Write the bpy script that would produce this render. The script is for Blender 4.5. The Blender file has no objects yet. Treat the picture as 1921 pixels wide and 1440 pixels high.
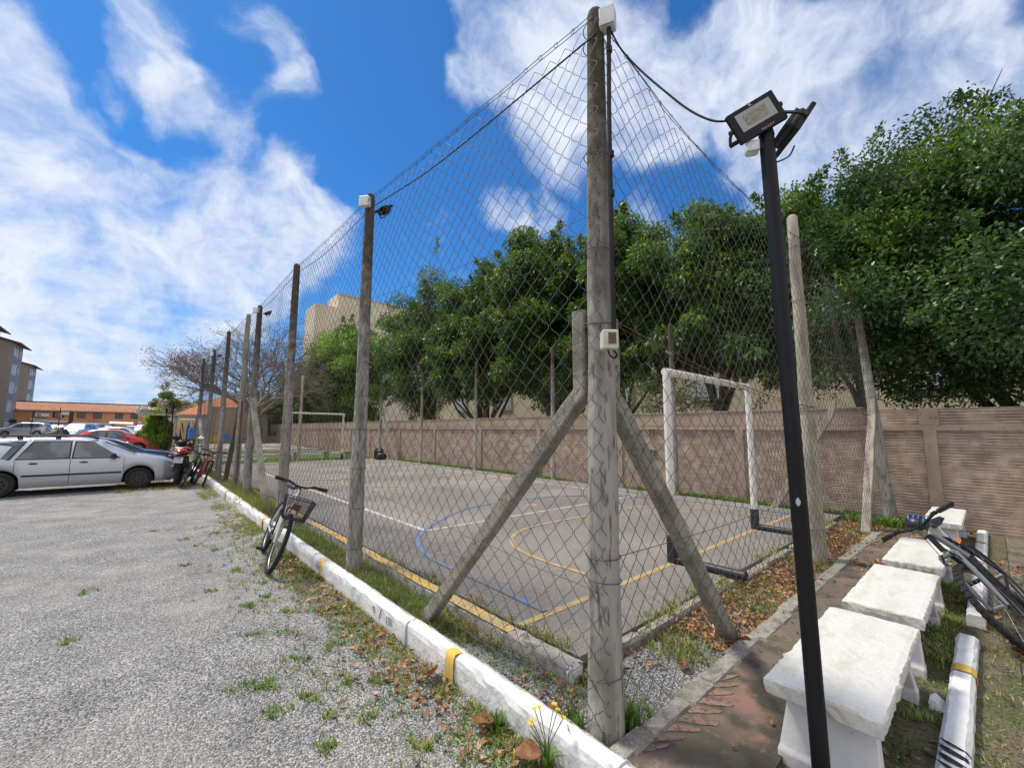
import bpy, math, random
import numpy as np
from mathutils import Matrix, Vector
S = bpy.context.scene
PI = math.pi
R_ = math.radians

# ------------------------------------------------------------------ camera
cam_d = bpy.data.cameras.new('camera')
cam = bpy.data.objects.new('camera', cam_d)
S.collection.objects.link(cam)
cam_d.sensor_width = 36.0
cam_d.lens = 14.823
cam_d.clip_start = 0.05
cam_d.clip_end = 3000
rot = Matrix(((0.7494736665, -0.0764853880, -0.6576011015),
              (-0.6620106623, -0.0782162064, -0.7454019775),
              (0.0055772960, 0.9939980938, -0.1092551294)))
cam.matrix_world = Matrix.Translation((0, 0, 1.70)) @ rot.to_4x4()
S.camera = cam
S.render.resolution_x, S.render.resolution_y = 1024, 767

# ------------------------------------------------------------------ colour management, sun
S.view_settings.view_transform = 'Standard'
S.view_settings.look = 'None'
S.view_settings.gamma = 1.0
S.view_settings.exposure = 0.88
SUN_EL, SUN_AZ = R_(60), R_(112)          # azimuth measured from +X towards +Y
sun_d = bpy.data.lights.new('sun', 'SUN')
sun_d.energy = 2.3
sun_d.angle = R_(10)
sun_d.color = (1.0, 0.91, 0.76)
sun = bpy.data.objects.new('sun', sun_d)
S.collection.objects.link(sun)
sdir = Vector((math.cos(SUN_EL) * math.cos(SUN_AZ), math.cos(SUN_EL) * math.sin(SUN_AZ), math.sin(SUN_EL)))
sun.rotation_euler = sdir.to_track_quat('Z', 'Y').to_euler()
sun.location = sdir * 60

# ------------------------------------------------------------------ world: sky texture with clouds
W = bpy.data.worlds.new('World'); S.world = W; W.use_nodes = True
nt = W.node_tree; N = nt.nodes; L = nt.links; N.clear()
out = N.new('ShaderNodeOutputWorld')
bg = N.new('ShaderNodeBackground'); bg.inputs['Strength'].default_value = 1.0
L.new(bg.outputs[0], out.inputs[0])
sky = N.new('ShaderNodeTexSky'); sky.sky_type = 'NISHITA'; sky.sun_disc = False
sky.sun_elevation = SUN_EL; sky.sun_rotation = PI / 2 - SUN_AZ
sky.altitude = 0; sky.air_density = 1.0; sky.dust_density = 0.3; sky.ozone_density = 2.5
def wmath(op, a, b=None, c=None):
    n = N.new('ShaderNodeMath'); n.operation = op
    for i, v in enumerate((a, b, c)):
        if v is None: continue
        if isinstance(v, (int, float)): n.inputs[i].default_value = v
        else: L.new(v, n.inputs[i])
    return n.outputs[0]
tc = N.new('ShaderNodeTexCoord')
nrm = N.new('ShaderNodeVectorMath'); nrm.operation = 'NORMALIZE'; L.new(tc.outputs['Generated'], nrm.inputs[0])
dirv = nrm.outputs[0]
# domain warp so that the cloud patches have ragged edges
wn = N.new('ShaderNodeTexNoise'); wn.inputs['Scale'].default_value = 4.5; wn.inputs['Detail'].default_value = 5
L.new(dirv, wn.inputs['Vector'])
wsub = N.new('ShaderNodeVectorMath'); wsub.operation = 'SUBTRACT'; L.new(wn.outputs['Color'], wsub.inputs[0]); wsub.inputs[1].default_value = (.5, .5, .5)
wsc = N.new('ShaderNodeVectorMath'); wsc.operation = 'SCALE'; L.new(wsub.outputs[0], wsc.inputs[0]); wsc.inputs['Scale'].default_value = 0.20
wadd = N.new('ShaderNodeVectorMath'); wadd.operation = 'ADD'; L.new(dirv, wadd.inputs[0]); L.new(wsc.outputs[0], wadd.inputs[1])
wd = N.new('ShaderNodeVectorMath'); wd.operation = 'NORMALIZE'; L.new(wadd.outputs[0], wd.inputs[0])
# cloud patches: world direction, angular radius in degrees, weight
PATCH = [(-0.166, 0.917, 0.364, 8, 1), (-0.107, 0.93, 0.351, 10, 1), (-0.142, 0.955, 0.262, 11, 1), (-0.029, 0.953, 0.303, 10, 1), (0.04, 0.937, 0.348, 8, 1), (0.142, 0.913, 0.384, 8, 1), (0.243, 0.89, 0.386, 6, 0.9), (-0.122, 0.891, 0.438, 7, 0.8), (-0.02, 0.982, 0.189, 12, 0.6), (0.126, 0.945, 0.303, 7, 0.8), (-0.124, 0.981, 0.152, 11, 0.6), (0.193, 0.855, 0.482, 3.5, 0.9), (0.046, 0.846, 0.532, 4.5, 1.1), (-0.0, 0.847, 0.531, 3, 0.8), (0.108, 0.768, 0.631, 4.5, 0.6), (0.149, 0.793, 0.591, 3, 0.6), (-0.035, 0.79, 0.61, 5, 0.5), (-0.022, 0.814, 0.58, 3, 0.4), (-0.15, 0.818, 0.555, 2.5, 0.5), (-0.164, 0.852, 0.498, 2.5, 0.6), (-0.07, 0.849, 0.524, 2, 0.6), (-0.085, 0.865, 0.487, 4, -0.9), (0.06, 0.80, 0.596, 3, -0.6), (-0.12, 0.80, 0.585, 4, -0.7), (0.02, 0.87, 0.49, 3, -0.5), (-0.168, 0.89, 0.423, 4, 0.5), (0.456, 0.523, 0.721, 7, 1), (0.549, 0.518, 0.656, 7, 1), (0.42, 0.63, 0.653, 3.5, 1), (0.466, 0.478, 0.745, 6, 0.9), (0.7, 0.358, 0.618, 8, 1), (0.58, 0.439, 0.687, 6, 0.9), (0.703, 0.418, 0.576, 5, 0.9), (0.54, 0.686, 0.487, 4, 0.8), (0.623, 0.622, 0.474, 4, 0.8), (0.777, 0.469, 0.42, 4, 0.7), (0.59, 0.387, 0.709, 5, 0.8), (0.704, 0.289, 0.649, 5, 0.6), (0.718, 0.222, 0.66, 6, 0.7), (0.793, 0.194, 0.577, 8, 1), (0.821, 0.112, 0.559, 9, 1), (0.825, 0.048, 0.563, 7, 0.9), (0.851, -0.004, 0.526, 6, 0.9), (0.88, 0.023, 0.474, 8, 1), (0.849, 0.189, 0.492, 8, 1), (0.872, 0.091, 0.48, 8, 1), (0.876, -0.047, 0.479, 5, 0.7), (0.833, -0.033, 0.552, 4, 0.4), (-0.076, 0.996, 0.055, 5, 0.5), (-0.012, 0.997, 0.082, 5, 0.5), (0.624, 0.545, 0.56, 5, 0.5), (0.248, 0.78, 0.574, 7, -1), (0.272, 0.697, 0.664, 8, -1), (0.335, 0.618, 0.711, 5, -1), (0.358, 0.776, 0.52, 6, -0.8), (0.752, 0.127, 0.647, 4, -0.7), (-0.147, 0.905, 0.4, 2, -0.3), (0.387, 0.701, 0.599, 6, -0.8), (0.04, 0.762, 0.646, 3, -0.4),
         # the rest of the sky, behind the camera
         (-.7, -.3, .6, 16, .8), (.2, -.8, .5, 18, .8), (-.6, .5, .5, 14, .8), (.7, -.6, .3, 16, .7), (-.2, -.3, .9, 15, .6), (-.9, .1, .25, 14, .8), (-.5, -.8, .3, 14, .7)]
acc = None
for (x, y, z, r, w) in PATCH:
    dn = N.new('ShaderNodeVectorMath'); dn.operation = 'DOT_PRODUCT'; L.new(wd.outputs[0], dn.inputs[0])
    v = Vector((x, y, z)).normalized(); dn.inputs[1].default_value = v
    mr = N.new('ShaderNodeMapRange'); mr.interpolation_type = 'SMOOTHSTEP'
    L.new(dn.outputs['Value'], mr.inputs['Value'])
    mr.inputs['From Min'].default_value = math.cos(R_(r * 1.2)); mr.inputs['From Max'].default_value = math.cos(R_(r * 0.12))
    mr.inputs['To Min'].default_value = 0; mr.inputs['To Max'].default_value = w
    acc = mr.outputs[0] if acc is None else wmath('ADD', acc, mr.outputs[0])
# broad unseen cloud bank, added behind the camera as fill for surfaces facing it
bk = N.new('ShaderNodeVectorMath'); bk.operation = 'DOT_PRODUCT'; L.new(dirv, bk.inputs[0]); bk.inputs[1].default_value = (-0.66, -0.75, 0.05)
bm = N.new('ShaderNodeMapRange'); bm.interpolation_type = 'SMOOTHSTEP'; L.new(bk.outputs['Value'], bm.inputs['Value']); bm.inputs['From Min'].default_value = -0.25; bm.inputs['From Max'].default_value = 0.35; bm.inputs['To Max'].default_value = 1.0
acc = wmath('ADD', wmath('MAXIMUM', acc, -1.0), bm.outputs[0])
acc = wmath('MINIMUM', acc, 1.15)
# wispy detail on a flat cloud layer
sep = N.new('ShaderNodeSeparateXYZ'); L.new(dirv, sep.inputs[0])
zz = wmath('ADD', wmath('MAXIMUM', sep.outputs['Z'], 0.0), 0.12)
cmb = N.new('ShaderNodeCombineXYZ'); L.new(wmath('DIVIDE', sep.outputs['X'], zz), cmb.inputs['X']); L.new(wmath('DIVIDE', sep.outputs['Y'], zz), cmb.inputs['Y'])
mp = N.new('ShaderNodeMapping'); mp.inputs['Rotation'].default_value = (0, 0, R_(20)); mp.inputs['Scale'].default_value = (1.0, 1.15, 1)
L.new(cmb.outputs[0], mp.inputs['Vector'])
n1 = N.new('ShaderNodeTexNoise'); n1.inputs['Scale'].default_value = 2.6; n1.inputs['Detail'].default_value = 9; n1.inputs['Roughness'].default_value = 0.56; n1.inputs['Distortion'].default_value = 0.15
L.new(mp.outputs[0], n1.inputs['Vector'])
n2 = N.new('ShaderNodeTexNoise'); n2.inputs['Scale'].default_value = 8.5; n2.inputs['Detail'].default_value = 10; n2.inputs['Roughness'].default_value = 0.64
L.new(wd.outputs[0], n2.inputs['Vector'])
det = wmath('ADD', wmath('MULTIPLY', n1.outputs['Fac'], 0.65), wmath('MULTIPLY', n2.outputs['Fac'], 0.95))   # about 0.8 on average
dens = wmath('ADD', wmath('MULTIPLY', acc, 0.80), wmath('MULTIPLY', wmath('SUBTRACT', det, 0.84), 1.9))
cm = N.new('ShaderNodeMapRange'); cm.interpolation_type = 'SMOOTHSTEP'; L.new(dens, cm.inputs['Value'])
cm.inputs['From Min'].default_value = 0.0; cm.inputs['From Max'].default_value = 1.2; cm.inputs['To Max'].default_value = 0.95
# sky tint
tint = N.new('ShaderNodeMix'); tint.data_type = 'RGBA'; tint.blend_type = 'MULTIPLY'; tint.inputs['Factor'].default_value = 1.0
L.new(sky.outputs[0], tint.inputs['A']); tint.inputs['B'].default_value = (0.0175, 0.0475, 0.0755, 1)
hz_ = N.new('ShaderNodeMapRange'); L.new(sep.outputs['Z'], hz_.inputs['Value']); hz_.inputs['From Min'].default_value = 0.0; hz_.inputs['From Max'].default_value = 0.28
hz_.inputs['To Min'].default_value = 0.75; hz_.inputs['To Max'].default_value = 0.0; hz_.interpolation_type = 'SMOOTHSTEP'
hmix = N.new('ShaderNodeMix'); hmix.data_type = 'RGBA'; L.new(hz_.outputs[0], hmix.inputs['Factor'])
L.new(tint.outputs['Result'], hmix.inputs['A']); hmix.inputs['B'].default_value = (0.175, 0.29, 0.49, 1)
ccol = N.new('ShaderNodeMix'); ccol.data_type = 'RGBA'
n3 = wmath('MULTIPLY', wmath('SUBTRACT', n2.outputs['Fac'], 0.35), 2.6)
cf = N.new('ShaderNodeClamp'); L.new(n3, cf.inputs[0]); L.new(cf.outputs[0], ccol.inputs['Factor'])
ccol.inputs['A'].default_value = (0.33, 0.385, 0.49, 1); ccol.inputs['B'].default_value = (0.51, 0.535, 0.585, 1)
fin = N.new('ShaderNodeMix'); fin.data_type = 'RGBA'
L.new(cm.outputs[0], fin.inputs['Factor']); L.new(hmix.outputs['Result'], fin.inputs['A']); L.new(ccol.outputs['Result'], fin.inputs['B'])
# unseen sky overhead and behind, brightened and warmed as added fill light
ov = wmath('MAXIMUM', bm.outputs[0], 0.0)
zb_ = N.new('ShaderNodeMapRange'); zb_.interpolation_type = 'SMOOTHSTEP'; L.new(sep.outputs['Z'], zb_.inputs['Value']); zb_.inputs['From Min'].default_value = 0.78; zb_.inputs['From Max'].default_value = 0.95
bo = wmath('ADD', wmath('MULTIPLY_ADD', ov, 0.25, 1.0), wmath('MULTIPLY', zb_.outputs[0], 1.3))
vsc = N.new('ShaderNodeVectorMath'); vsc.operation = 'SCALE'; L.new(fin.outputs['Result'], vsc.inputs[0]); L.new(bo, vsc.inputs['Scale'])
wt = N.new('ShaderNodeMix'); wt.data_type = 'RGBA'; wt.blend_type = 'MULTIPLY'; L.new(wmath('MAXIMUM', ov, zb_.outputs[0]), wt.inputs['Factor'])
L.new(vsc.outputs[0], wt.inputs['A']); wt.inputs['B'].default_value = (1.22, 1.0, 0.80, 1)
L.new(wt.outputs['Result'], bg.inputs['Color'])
S.cycles.max_bounces = 6; S.cycles.diffuse_bounces = 3; S.cycles.glossy_bounces = 3; S.cycles.transmission_bounces = 4; S.cycles.transparent_max_bounces = 6
S.cycles.use_denoising = True
S.cycles.use_adaptive_sampling = True
S.cycles.adaptive_threshold = 0.02

# ------------------------------------------------------------------ helpers
def setp(o, label=None, cat=None, group=None, kind=None):
    if label: o['label'] = label
    if cat: o['category'] = cat
    if group: o['group'] = group
    if kind: o['kind'] = kind
    return o

def thing(name, label, cat, loc=(0, 0, 0), rz=0, group=None):
    o = bpy.data.objects.new(name, None)
    S.collection.objects.link(o)
    o.empty_display_size = 0.2
    o.location = loc; o.rotation_euler = (0, 0, rz)
    setp(o, label, cat, group)
    return o

def link_mesh(name, me, mats, parent=None, world=False, smooth=False):
    o = bpy.data.objects.new(name, me)
    S.collection.objects.link(o)
    if not isinstance(mats, (list, tuple)): mats = [mats]
    for m in mats: me.materials.append(m)
    if smooth:
        me.polygons.foreach_set('use_smooth', np.ones(len(me.polygons), dtype=bool))
    if parent is not None:
        o.parent = parent
        if world: o.matrix_parent_inverse = parent.matrix_basis.inverted()
    return o

def copy_tree(o, parent=None):
    c = o.copy(); S.collection.objects.link(c)
    if parent is not None: c.parent = parent
    for ch in list(o.children): copy_tree(ch, c)
    return c

class MB:
    """collects shapes into one mesh"""
    def __init__(s): s.v = []; s.f = []; s.mi = []; s.sm = []
    def add(s, vs, fs, mi=0, smooth=False):
        b = len(s.v); s.v.extend([tuple(v) for v in vs])
        for f in fs: s.f.append([b + i for i in f]); s.mi.append(mi); s.sm.append(smooth)
        return s
    def box(s, c, d, mi=0, M=None, taper=1.0, bev=0.0):
        """c centre, d full sizes, taper scales the top; bev chamfers the vertical and top edges"""
        x, y, z = d[0] / 2, d[1] / 2, d[2] / 2
        if bev <= 0:
            vs = [(-x, -y, -z), (x, -y, -z), (x, y, -z), (-x, y, -z), (-x * taper, -y * taper, z), (x * taper, -y * taper, z), (x * taper, y * taper, z), (-x * taper, y * taper, z)]
            fs = [(0, 3, 2, 1), (4, 5, 6, 7), (0, 1, 5, 4), (1, 2, 6, 5), (2, 3, 7, 6), (3, 0, 4, 7)]
        else:
            def ring(ix, iy, zz):
                b = bev
                return [(-ix + b, -iy, zz), (ix - b, -iy, zz), (ix, -iy + b, zz), (ix, iy - b, zz), (ix - b, iy, zz), (-ix + b, iy, zz), (-ix, iy - b, zz), (-ix, -iy + b, zz)]
            rs = [ring(x - bev * .6, y - bev * .6, -z), ring(x, y, -z + bev), ring(x * taper, y * taper, z - bev), ring(x * taper - bev * .6, y * taper - bev * .6, z)]
            vs = [p for r in rs for p in r]
            fs = [tuple(range(7, -1, -1)), tuple(range(24, 32))]
            for k in range(3):
                for i in range(8):
                    j = (i + 1) % 8
                    fs.append((k * 8 + i, k * 8 + j, k * 8 + 8 + j, k * 8 + 8 + i))
        if M is not None: vs = [M @ Vector(v) for v in vs]
        vs = [(v[0] + c[0], v[1] + c[1], v[2] + c[2]) for v in vs]
        return s.add(vs, fs, mi)
    def tube(s, pts, r, n=8, mi=0, cap=True, smooth=True, sq=False, ph=0.0):
        pts = [Vector(p) for p in pts]
        rs = r if isinstance(r, (list, tuple)) else [r] * len(pts)
        vs = []; prev = None
        for i, p in enumerate(pts):
            if i == 0: t = pts[1] - pts[0]
            elif i == len(pts) - 1: t = pts[-1] - pts[-2]
            else: t = (pts[i + 1] - pts[i]).normalized() + (pts[i] - pts[i - 1]).normalized()
            t.normalize()
            if prev is None:
                a = Vector((0, 0, 1)) if abs(t.z) < 0.9 else Vector((1, 0, 0))
                u = t.cross(a).normalized()
            else:
                u = (prev - t * prev.dot(t)).normalized()
            prev = u; w = t.cross(u)
            for k in range(n):
                an = 2 * PI * (k + ph) / n
                vs.append(p + (u * math.cos(an) + w * math.sin(an)) * rs[i])
        fs = []
        for i in range(len(pts) - 1):
            for k in range(n):
                k2 = (k + 1) % n
                fs.append((i * n + k, i * n + k2, (i + 1) * n + k2, (i + 1) * n + k))
        b = len(s.v)
        s.add(vs, fs, mi, smooth)
        if cap: s.add([vs[k] for k in range(n)], [tuple(range(n - 1, -1, -1))], mi); s.add([vs[-n + k] for k in range(n)], [tuple(range(n))], mi)
        return s
    def cyl(s, c, r, h, axis='Z', n=16, mi=0, r2=None, M=None):
        d = {'X': Vector((1, 0, 0)), 'Y': Vector((0, 1, 0)), 'Z': Vector((0, 0, 1))}[axis] if isinstance(axis, str) else Vector(axis).normalized()
        c = Vector(c)
        return s.tube([c - d * h / 2, c + d * h / 2], [r, r if r2 is None else r2], n, mi, True, n > 8)
    def torus(s, c, axis, Rr, r, n=28, m=6, mi=0):
        a = Vector(axis).normalized(); b = Vector((0, 0, 1)) if abs(a.z) < .9 else Vector((1, 0, 0))
        u = a.cross(b).normalized(); w = a.cross(u); c = Vector(c); vs = []
        for i in range(n):
            t = 2 * PI * i / n; e = u * math.cos(t) + w * math.sin(t)
            for k in range(m):
                q = 2 * PI * k / m; vs.append(c + e * (Rr + r * math.cos(q)) + a * (r * math.sin(q)))
        fs = [(i * m + k, i * m + (k + 1) % m, ((i + 1) % n) * m + (k + 1) % m, ((i + 1) % n) * m + k) for i in range(n) for k in range(m)]
        return s.add(vs, fs, mi, True)
    def disc(s, c, axis, r, n=20, mi=0):
        a = Vector(axis).normalized(); b = Vector((0, 0, 1)) if abs(a.z) < .9 else Vector((1, 0, 0))
        u = a.cross(b).normalized(); w = a.cross(u); c = Vector(c)
        return s.add([c + u * math.cos(2 * PI * i / n) * r + w * math.sin(2 * PI * i / n) * r for i in range(n)], [tuple(range(n))], mi)
    def ell(s, c, d, n=10, m=7, mi=0, M=None):
        vs = [(0, 0, -1)]
        for j in range(1, m):
            t = PI * j / m
            for i in range(n):
                vs.append((math.sin(t) * math.cos(2 * PI * i / n), math.sin(t) * math.sin(2 * PI * i / n), -math.cos(t)))
        vs.append((0, 0, 1)); fs = []
        for i in range(n):
            fs.append((0, 1 + (i + 1) % n, 1 + i)); fs.append((len(vs) - 1, 1 + (m - 2) * n + i, 1 + (m - 2) * n + (i + 1) % n))
            for j in range(m - 2):
                a = 1 + j * n; fs.append((a + i, a + (i + 1) % n, a + n + (i + 1) % n, a + n + i))
        vs = [Vector((v[0] * d[0], v[1] * d[1], v[2] * d[2])) for v in vs]
        if M is not None: vs = [M @ v for v in vs]
        return s.add([v + Vector(c) for v in vs], fs, mi, True)
    def prism(s, poly, y0, y1, mi=0, f=None):
        """poly of (x,z); extruded along y"""
        n = len(poly)
        vs = [(x, y0, z) for x, z in poly] + [(x, y1, z) for x, z in poly]
        if f: vs = [f(v) for v in vs]
        fs = [tuple(range(n)), tuple(range(2 * n - 1, n - 1, -1))] + [(i, n + i, n + (i + 1) % n, (i + 1) % n) for i in range(n)]
        return s.add(vs, fs, mi)
    def build(s, name, mats, parent=None, world=False, rough=0.0, seed=0):
        me = bpy.data.meshes.new(name)
        v = s.v
        if rough:
            rg = random.Random(seed); v = [(a + rg.uniform(-rough, rough), b + rg.uniform(-rough, rough), c + rg.uniform(-rough, rough)) for a, b, c in v]
        me.from_pydata(v, [], s.f); 
        me.polygons.foreach_set('material_index', s.mi)
        me.polygons.foreach_set('use_smooth', s.sm)
        me.update()
        return link_mesh(name, me, mats, parent, world)

def bulk(name, V, F, mats, parent=None, world=False, smooth=False, mi=None):
    """V (n,3), F (m,k) numpy arrays -> mesh object"""
    me = bpy.data.meshes.new(name)
    V = np.asarray(V, dtype=np.float32).reshape(-1, 3); F = np.asarray(F, dtype=np.int32)
    k = F.shape[1]
    me.vertices.add(len(V)); me.vertices.foreach_set('co', V.ravel())
    me.loops.add(F.size); me.loops.foreach_set('vertex_index', F.ravel())
    me.polygons.add(len(F)); me.polygons.foreach_set('loop_start', np.arange(0, F.size, k, dtype=np.int32))
    if mi is not None: me.polygons.foreach_set('material_index', np.asarray(mi, dtype=np.int32))
    me.update(calc_edges=True); me.validate()
    return link_mesh(name, me, mats, parent, world, smooth)

# ------------------------------------------------------------------ materials
def mat(name, col, rough=0.8, layers=(), bump=(), metal=0.0, coat=0.0, spec=0.5, coord='Object', island=0.0, trans=None, stretch=None):
    """layers: (scale, colour, lo, hi[, detail]) noise patches mixed in; bump: (scale, height in m[, detail])"""
    m = bpy.data.materials.new(name); m.use_nodes = True
    t = m.node_tree; n = t.nodes; l = t.links; b = n['Principled BSDF']
    b.inputs['Roughness'].default_value = rough; b.inputs['Metallic'].default_value = metal
    b.inputs['Coat Weight'].default_value = coat; b.inputs['Specular IOR Level'].default_value = spec
    c4 = lambda c: (c[0], c[1], c[2], 1)
    if coord == 'World': co = n.new('ShaderNodeNewGeometry').outputs['Position']
    else: co = n.new('ShaderNodeTexCoord').outputs['Object']
    if stretch:
        mp_ = n.new('ShaderNodeMapping'); mp_.inputs['Scale'].default_value = stretch; l.new(co, mp_.inputs['Vector']); co = mp_.outputs[0]
    cur = None
    def mix(a, bcol, f):
        mx = n.new('ShaderNodeMix'); mx.data_type = 'RGBA'; l.new(f, mx.inputs['Factor'])
        if a is None: mx.inputs['A'].default_value = c4(col)
        else: l.new(a, mx.inputs['A'])
        mx.inputs['B'].default_value = c4(bcol); return mx.outputs['Result']
    for i, ly in enumerate(layers):
        tn = n.new('ShaderNodeTexNoise'); tn.inputs['Scale'].default_value = ly[0]; tn.inputs['Detail'].default_value = ly[4] if len(ly) > 4 else 4
        if i:
            ad = n.new('ShaderNodeVectorMath'); ad.operation = 'ADD'; l.new(co, ad.inputs[0]); ad.inputs[1].default_value = (7.3 * i, 3.1 * i, 1.7 * i); l.new(ad.outputs[0], tn.inputs['Vector'])
        else: l.new(co, tn.inputs['Vector'])
        mr = n.new('ShaderNodeMapRange'); l.new(tn.outputs['Fac'], mr.inputs['Value']); mr.inputs['From Min'].default_value = ly[2]; mr.inputs['From Max'].default_value = ly[3]
        cur = mix(cur, ly[1], mr.outputs[0])
    if island:
        g = n.new('ShaderNodeNewGeometry'); mr = n.new('ShaderNodeMapRange'); l.new(g.outputs['Random Per Island'], mr.inputs['Value'])
        mr.inputs['To Min'].default_value = 1 - island; mr.inputs['To Max'].default_value = 1 + island
        vm = n.new('ShaderNodeVectorMath'); vm.operation = 'SCALE'
        if cur is None: vm.inputs[0].default_value = col
        else: l.new(cur, vm.inputs[0])
        l.new(mr.outputs[0], vm.inputs['Scale']); cur = vm.outputs[0]
    if cur is None: b.inputs['Base Color'].default_value = c4(col)
    else: l.new(cur, b.inputs['Base Color'])
    hs = None
    for i, bp in enumerate(bump):
        tn = n.new('ShaderNodeTexNoise'); tn.inputs['Scale'].default_value = bp[0]; tn.inputs['Detail'].default_value = bp[2] if len(bp) > 2 else 3
        l.new(co, tn.inputs['Vector'])
        ml = n.new('ShaderNodeMath'); ml.operation = 'MULTIPLY'; l.new(tn.outputs['Fac'], ml.inputs[0]); ml.inputs[1].default_value = bp[1]
        if hs is None: hs = ml.outputs[0]
        else:
            ad = n.new('ShaderNodeMath'); ad.operation = 'ADD'; l.new(hs, ad.inputs[0]); l.new(ml.outputs[0], ad.inputs[1]); hs = ad.outputs[0]
    if hs is not None:
        bn = n.new('ShaderNodeBump'); bn.inputs['Distance'].default_value = 1.0; l.new(hs, bn.inputs['Height']); l.new(bn.outputs[0], b.inputs['Normal'])
    if trans:
        tr = n.new('ShaderNodeBsdfTranslucent'); 
        if cur is not None:
            vm = n.new('ShaderNodeVectorMath'); vm.operation = 'MULTIPLY'; l.new(cur, vm.inputs[0]); vm.inputs[1].default_value = trans[1]; l.new(vm.outputs[0], tr.inputs['Color'])
        else: tr.inputs['Color'].default_value = c4(trans[1])
        ms = n.new('ShaderNodeMixShader'); ms.inputs[0].default_value = trans[0]
        l.new(b.outputs[0], ms.inputs[1]); l.new(tr.outputs[0], ms.inputs[2]); l.new(ms.outputs[0], n['Material Output'].inputs['Surface'])
    return m

M = {}
M['post'] = mat('weathered_concrete', (.36, .345, .312), .95, [(9, (.22, .205, .18), .48, .62), (3, (.47, .44, .385), .5, .66), (34, (.14, .13, .11), .56, .66), (2.2, (.16, .145, .115), .62, .74)], [(60, .006), (14, .006)], stretch=(1, 1, .18))
def zdark(m, col, z0, z1, amp):
    """lichen grows towards the exposed tops"""
    t = m.node_tree; n = t.nodes; l = t.links; b = n['Principled BSDF']; src = b.inputs['Base Color'].links[0].from_socket
    g = n.new('ShaderNodeNewGeometry'); sp = n.new('ShaderNodeSeparateXYZ'); l.new(g.outputs['Position'], sp.inputs[0])
    tn = n.new('ShaderNodeTexNoise'); tn.inputs['Scale'].default_value = 9; tn.inputs['Detail'].default_value = 5; l.new(g.outputs['Position'], tn.inputs['Vector'])
    ma = n.new('ShaderNodeMath'); ma.operation = 'MULTIPLY_ADD'; l.new(tn.outputs['Fac'], ma.inputs[0]); ma.inputs[1].default_value = amp; l.new(sp.outputs['Z'], ma.inputs[2])
    mr = n.new('ShaderNodeMapRange'); l.new(ma.outputs[0], mr.inputs['Value']); mr.inputs['From Min'].default_value = z0 + amp * .5; mr.inputs['From Max'].default_value = z1 + amp * .5
    mx = n.new('ShaderNodeMix'); mx.data_type = 'RGBA'; l.new(mr.outputs[0], mx.inputs['Factor']); l.new(src, mx.inputs['A']); mx.inputs['B'].default_value = (*col, 1); l.new(mx.outputs['Result'], b.inputs['Base Color'])
zdark(M['post'], (.065, .056, .036), 2.3, 4.0, 3.0)
M['post_pale'] = mat('pale_concrete', (.42, .38, .31), .95, [(8, (.27, .24, .20), .46, .62), (50, (.2, .19, .17), .6, .7)], [(60, .005), (12, .004)], stretch=(1, 1, .3))
M['post_dark'] = mat('dark_lichened_concrete', (.085, .075, .05), .95, [(8, (.16, .15, .11), .5, .65), (40, (.04, .038, .03), .52, .66), (3, (.10, .10, .045), .5, .7)], [(50, .006)], stretch=(1, 1, .4))
M['brace'] = mat('mossy_brace_concrete', (.34, .315, .265), .95, [(4, (.21, .195, .16), .46, .64), (34, (.15, .14, .11), .54, .70), (9, (.19, .18, .06), .62, .74)], [(70, .008), (18, .008)])
M['court'] = mat('court_concrete', (.182, .169, .156), .85, [(.45, (.262, .242, .215), .44, .62), (.8, (.135, .122, .113), .48, .68), (14, (.235, .21, .185), .5, .68), (60, (.12, .108, .10), .52, .66), (130, (.42, .40, .36), .66, .72, 2)], [(180, .0012), (25, .002)], coord='World')
M['curb_raw'] = mat('bare_kerb_concrete', (.36, .34, .30), .95, [(10, (.2, .19, .16), .5, .65), (60, (.13, .12, .1), .58, .68)], [(80, .006), (15, .01)], coord='World')
M['kerb'] = mat('whitewashed_kerb', (.72, .725, .72), .95, [(3, (.63, .635, .635), .45, .65), (9, (.55, .53, .49), .62, .72), (50, (.40, .38, .34), .67, .74)], [(40, .004), (9, .012)], coord='World')
M['kerb_top'] = mat('grubby_kerb_top', (.50, .49, .46), .9, [(9, (.26, .25, .2), .45, .6), (40, (.17, .16, .13), .55, .66)], [(40, .008), (12, .012)], coord='World')
M['yellow'] = mat('yellow_paint', (.64, .40, .08), .85, [(6, (.42, .32, .15), .48, .60), (50, (.30, .27, .21), .52, .62)], [(60, .003)], coord='World')
M['kerb_yellow'] = mat('bright_yellow_paint', (.70, .45, .06), .8, [(9, (.58, .42, .14), .45, .65), (50, (.62, .6, .55), .64, .70)], [(60, .003)], coord='World')
M['blue_line'] = mat('worn_blue_paint', (.07, .20, .46), .85, [(5, (.165, .165, .17), .46, .56), (40, (.17, .165, .165), .48, .56)], coord='World')
M['white_line'] = mat('worn_white_paint', (.56, .555, .54), .85, [(7, (.34, .32, .295), .48, .60), (70, (.24, .22, .20), .54, .62)], coord='World')
M['yellow_line'] = mat('worn_yellow_paint', (.48, .335, .12), .85, [(7, (.33, .26, .15), .48, .60), (70, (.21, .185, .15), .52, .60)], coord='World')
M['path'] = mat('terracotta_path', (.16, .125, .095), .9, [(2.3, (.27, .165, .12), .52, .62), (5, (.085, .075, .052), .48, .62), (1.4, (.14, .125, .07), .52, .66), (24, (.21, .175, .145), .6, .7), (120, (.3, .27, .23), .68, .74)], [(70, .004), (220, .002)], coord='World')
M['path_edge'] = mat('rough_cement_edge', (.32, .30, .26), .95, [(12, (.21, .19, .16), .45, .62), (70, (.42, .40, .36), .55, .68)], [(90, .01), (20, .012)], coord='World')
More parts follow.
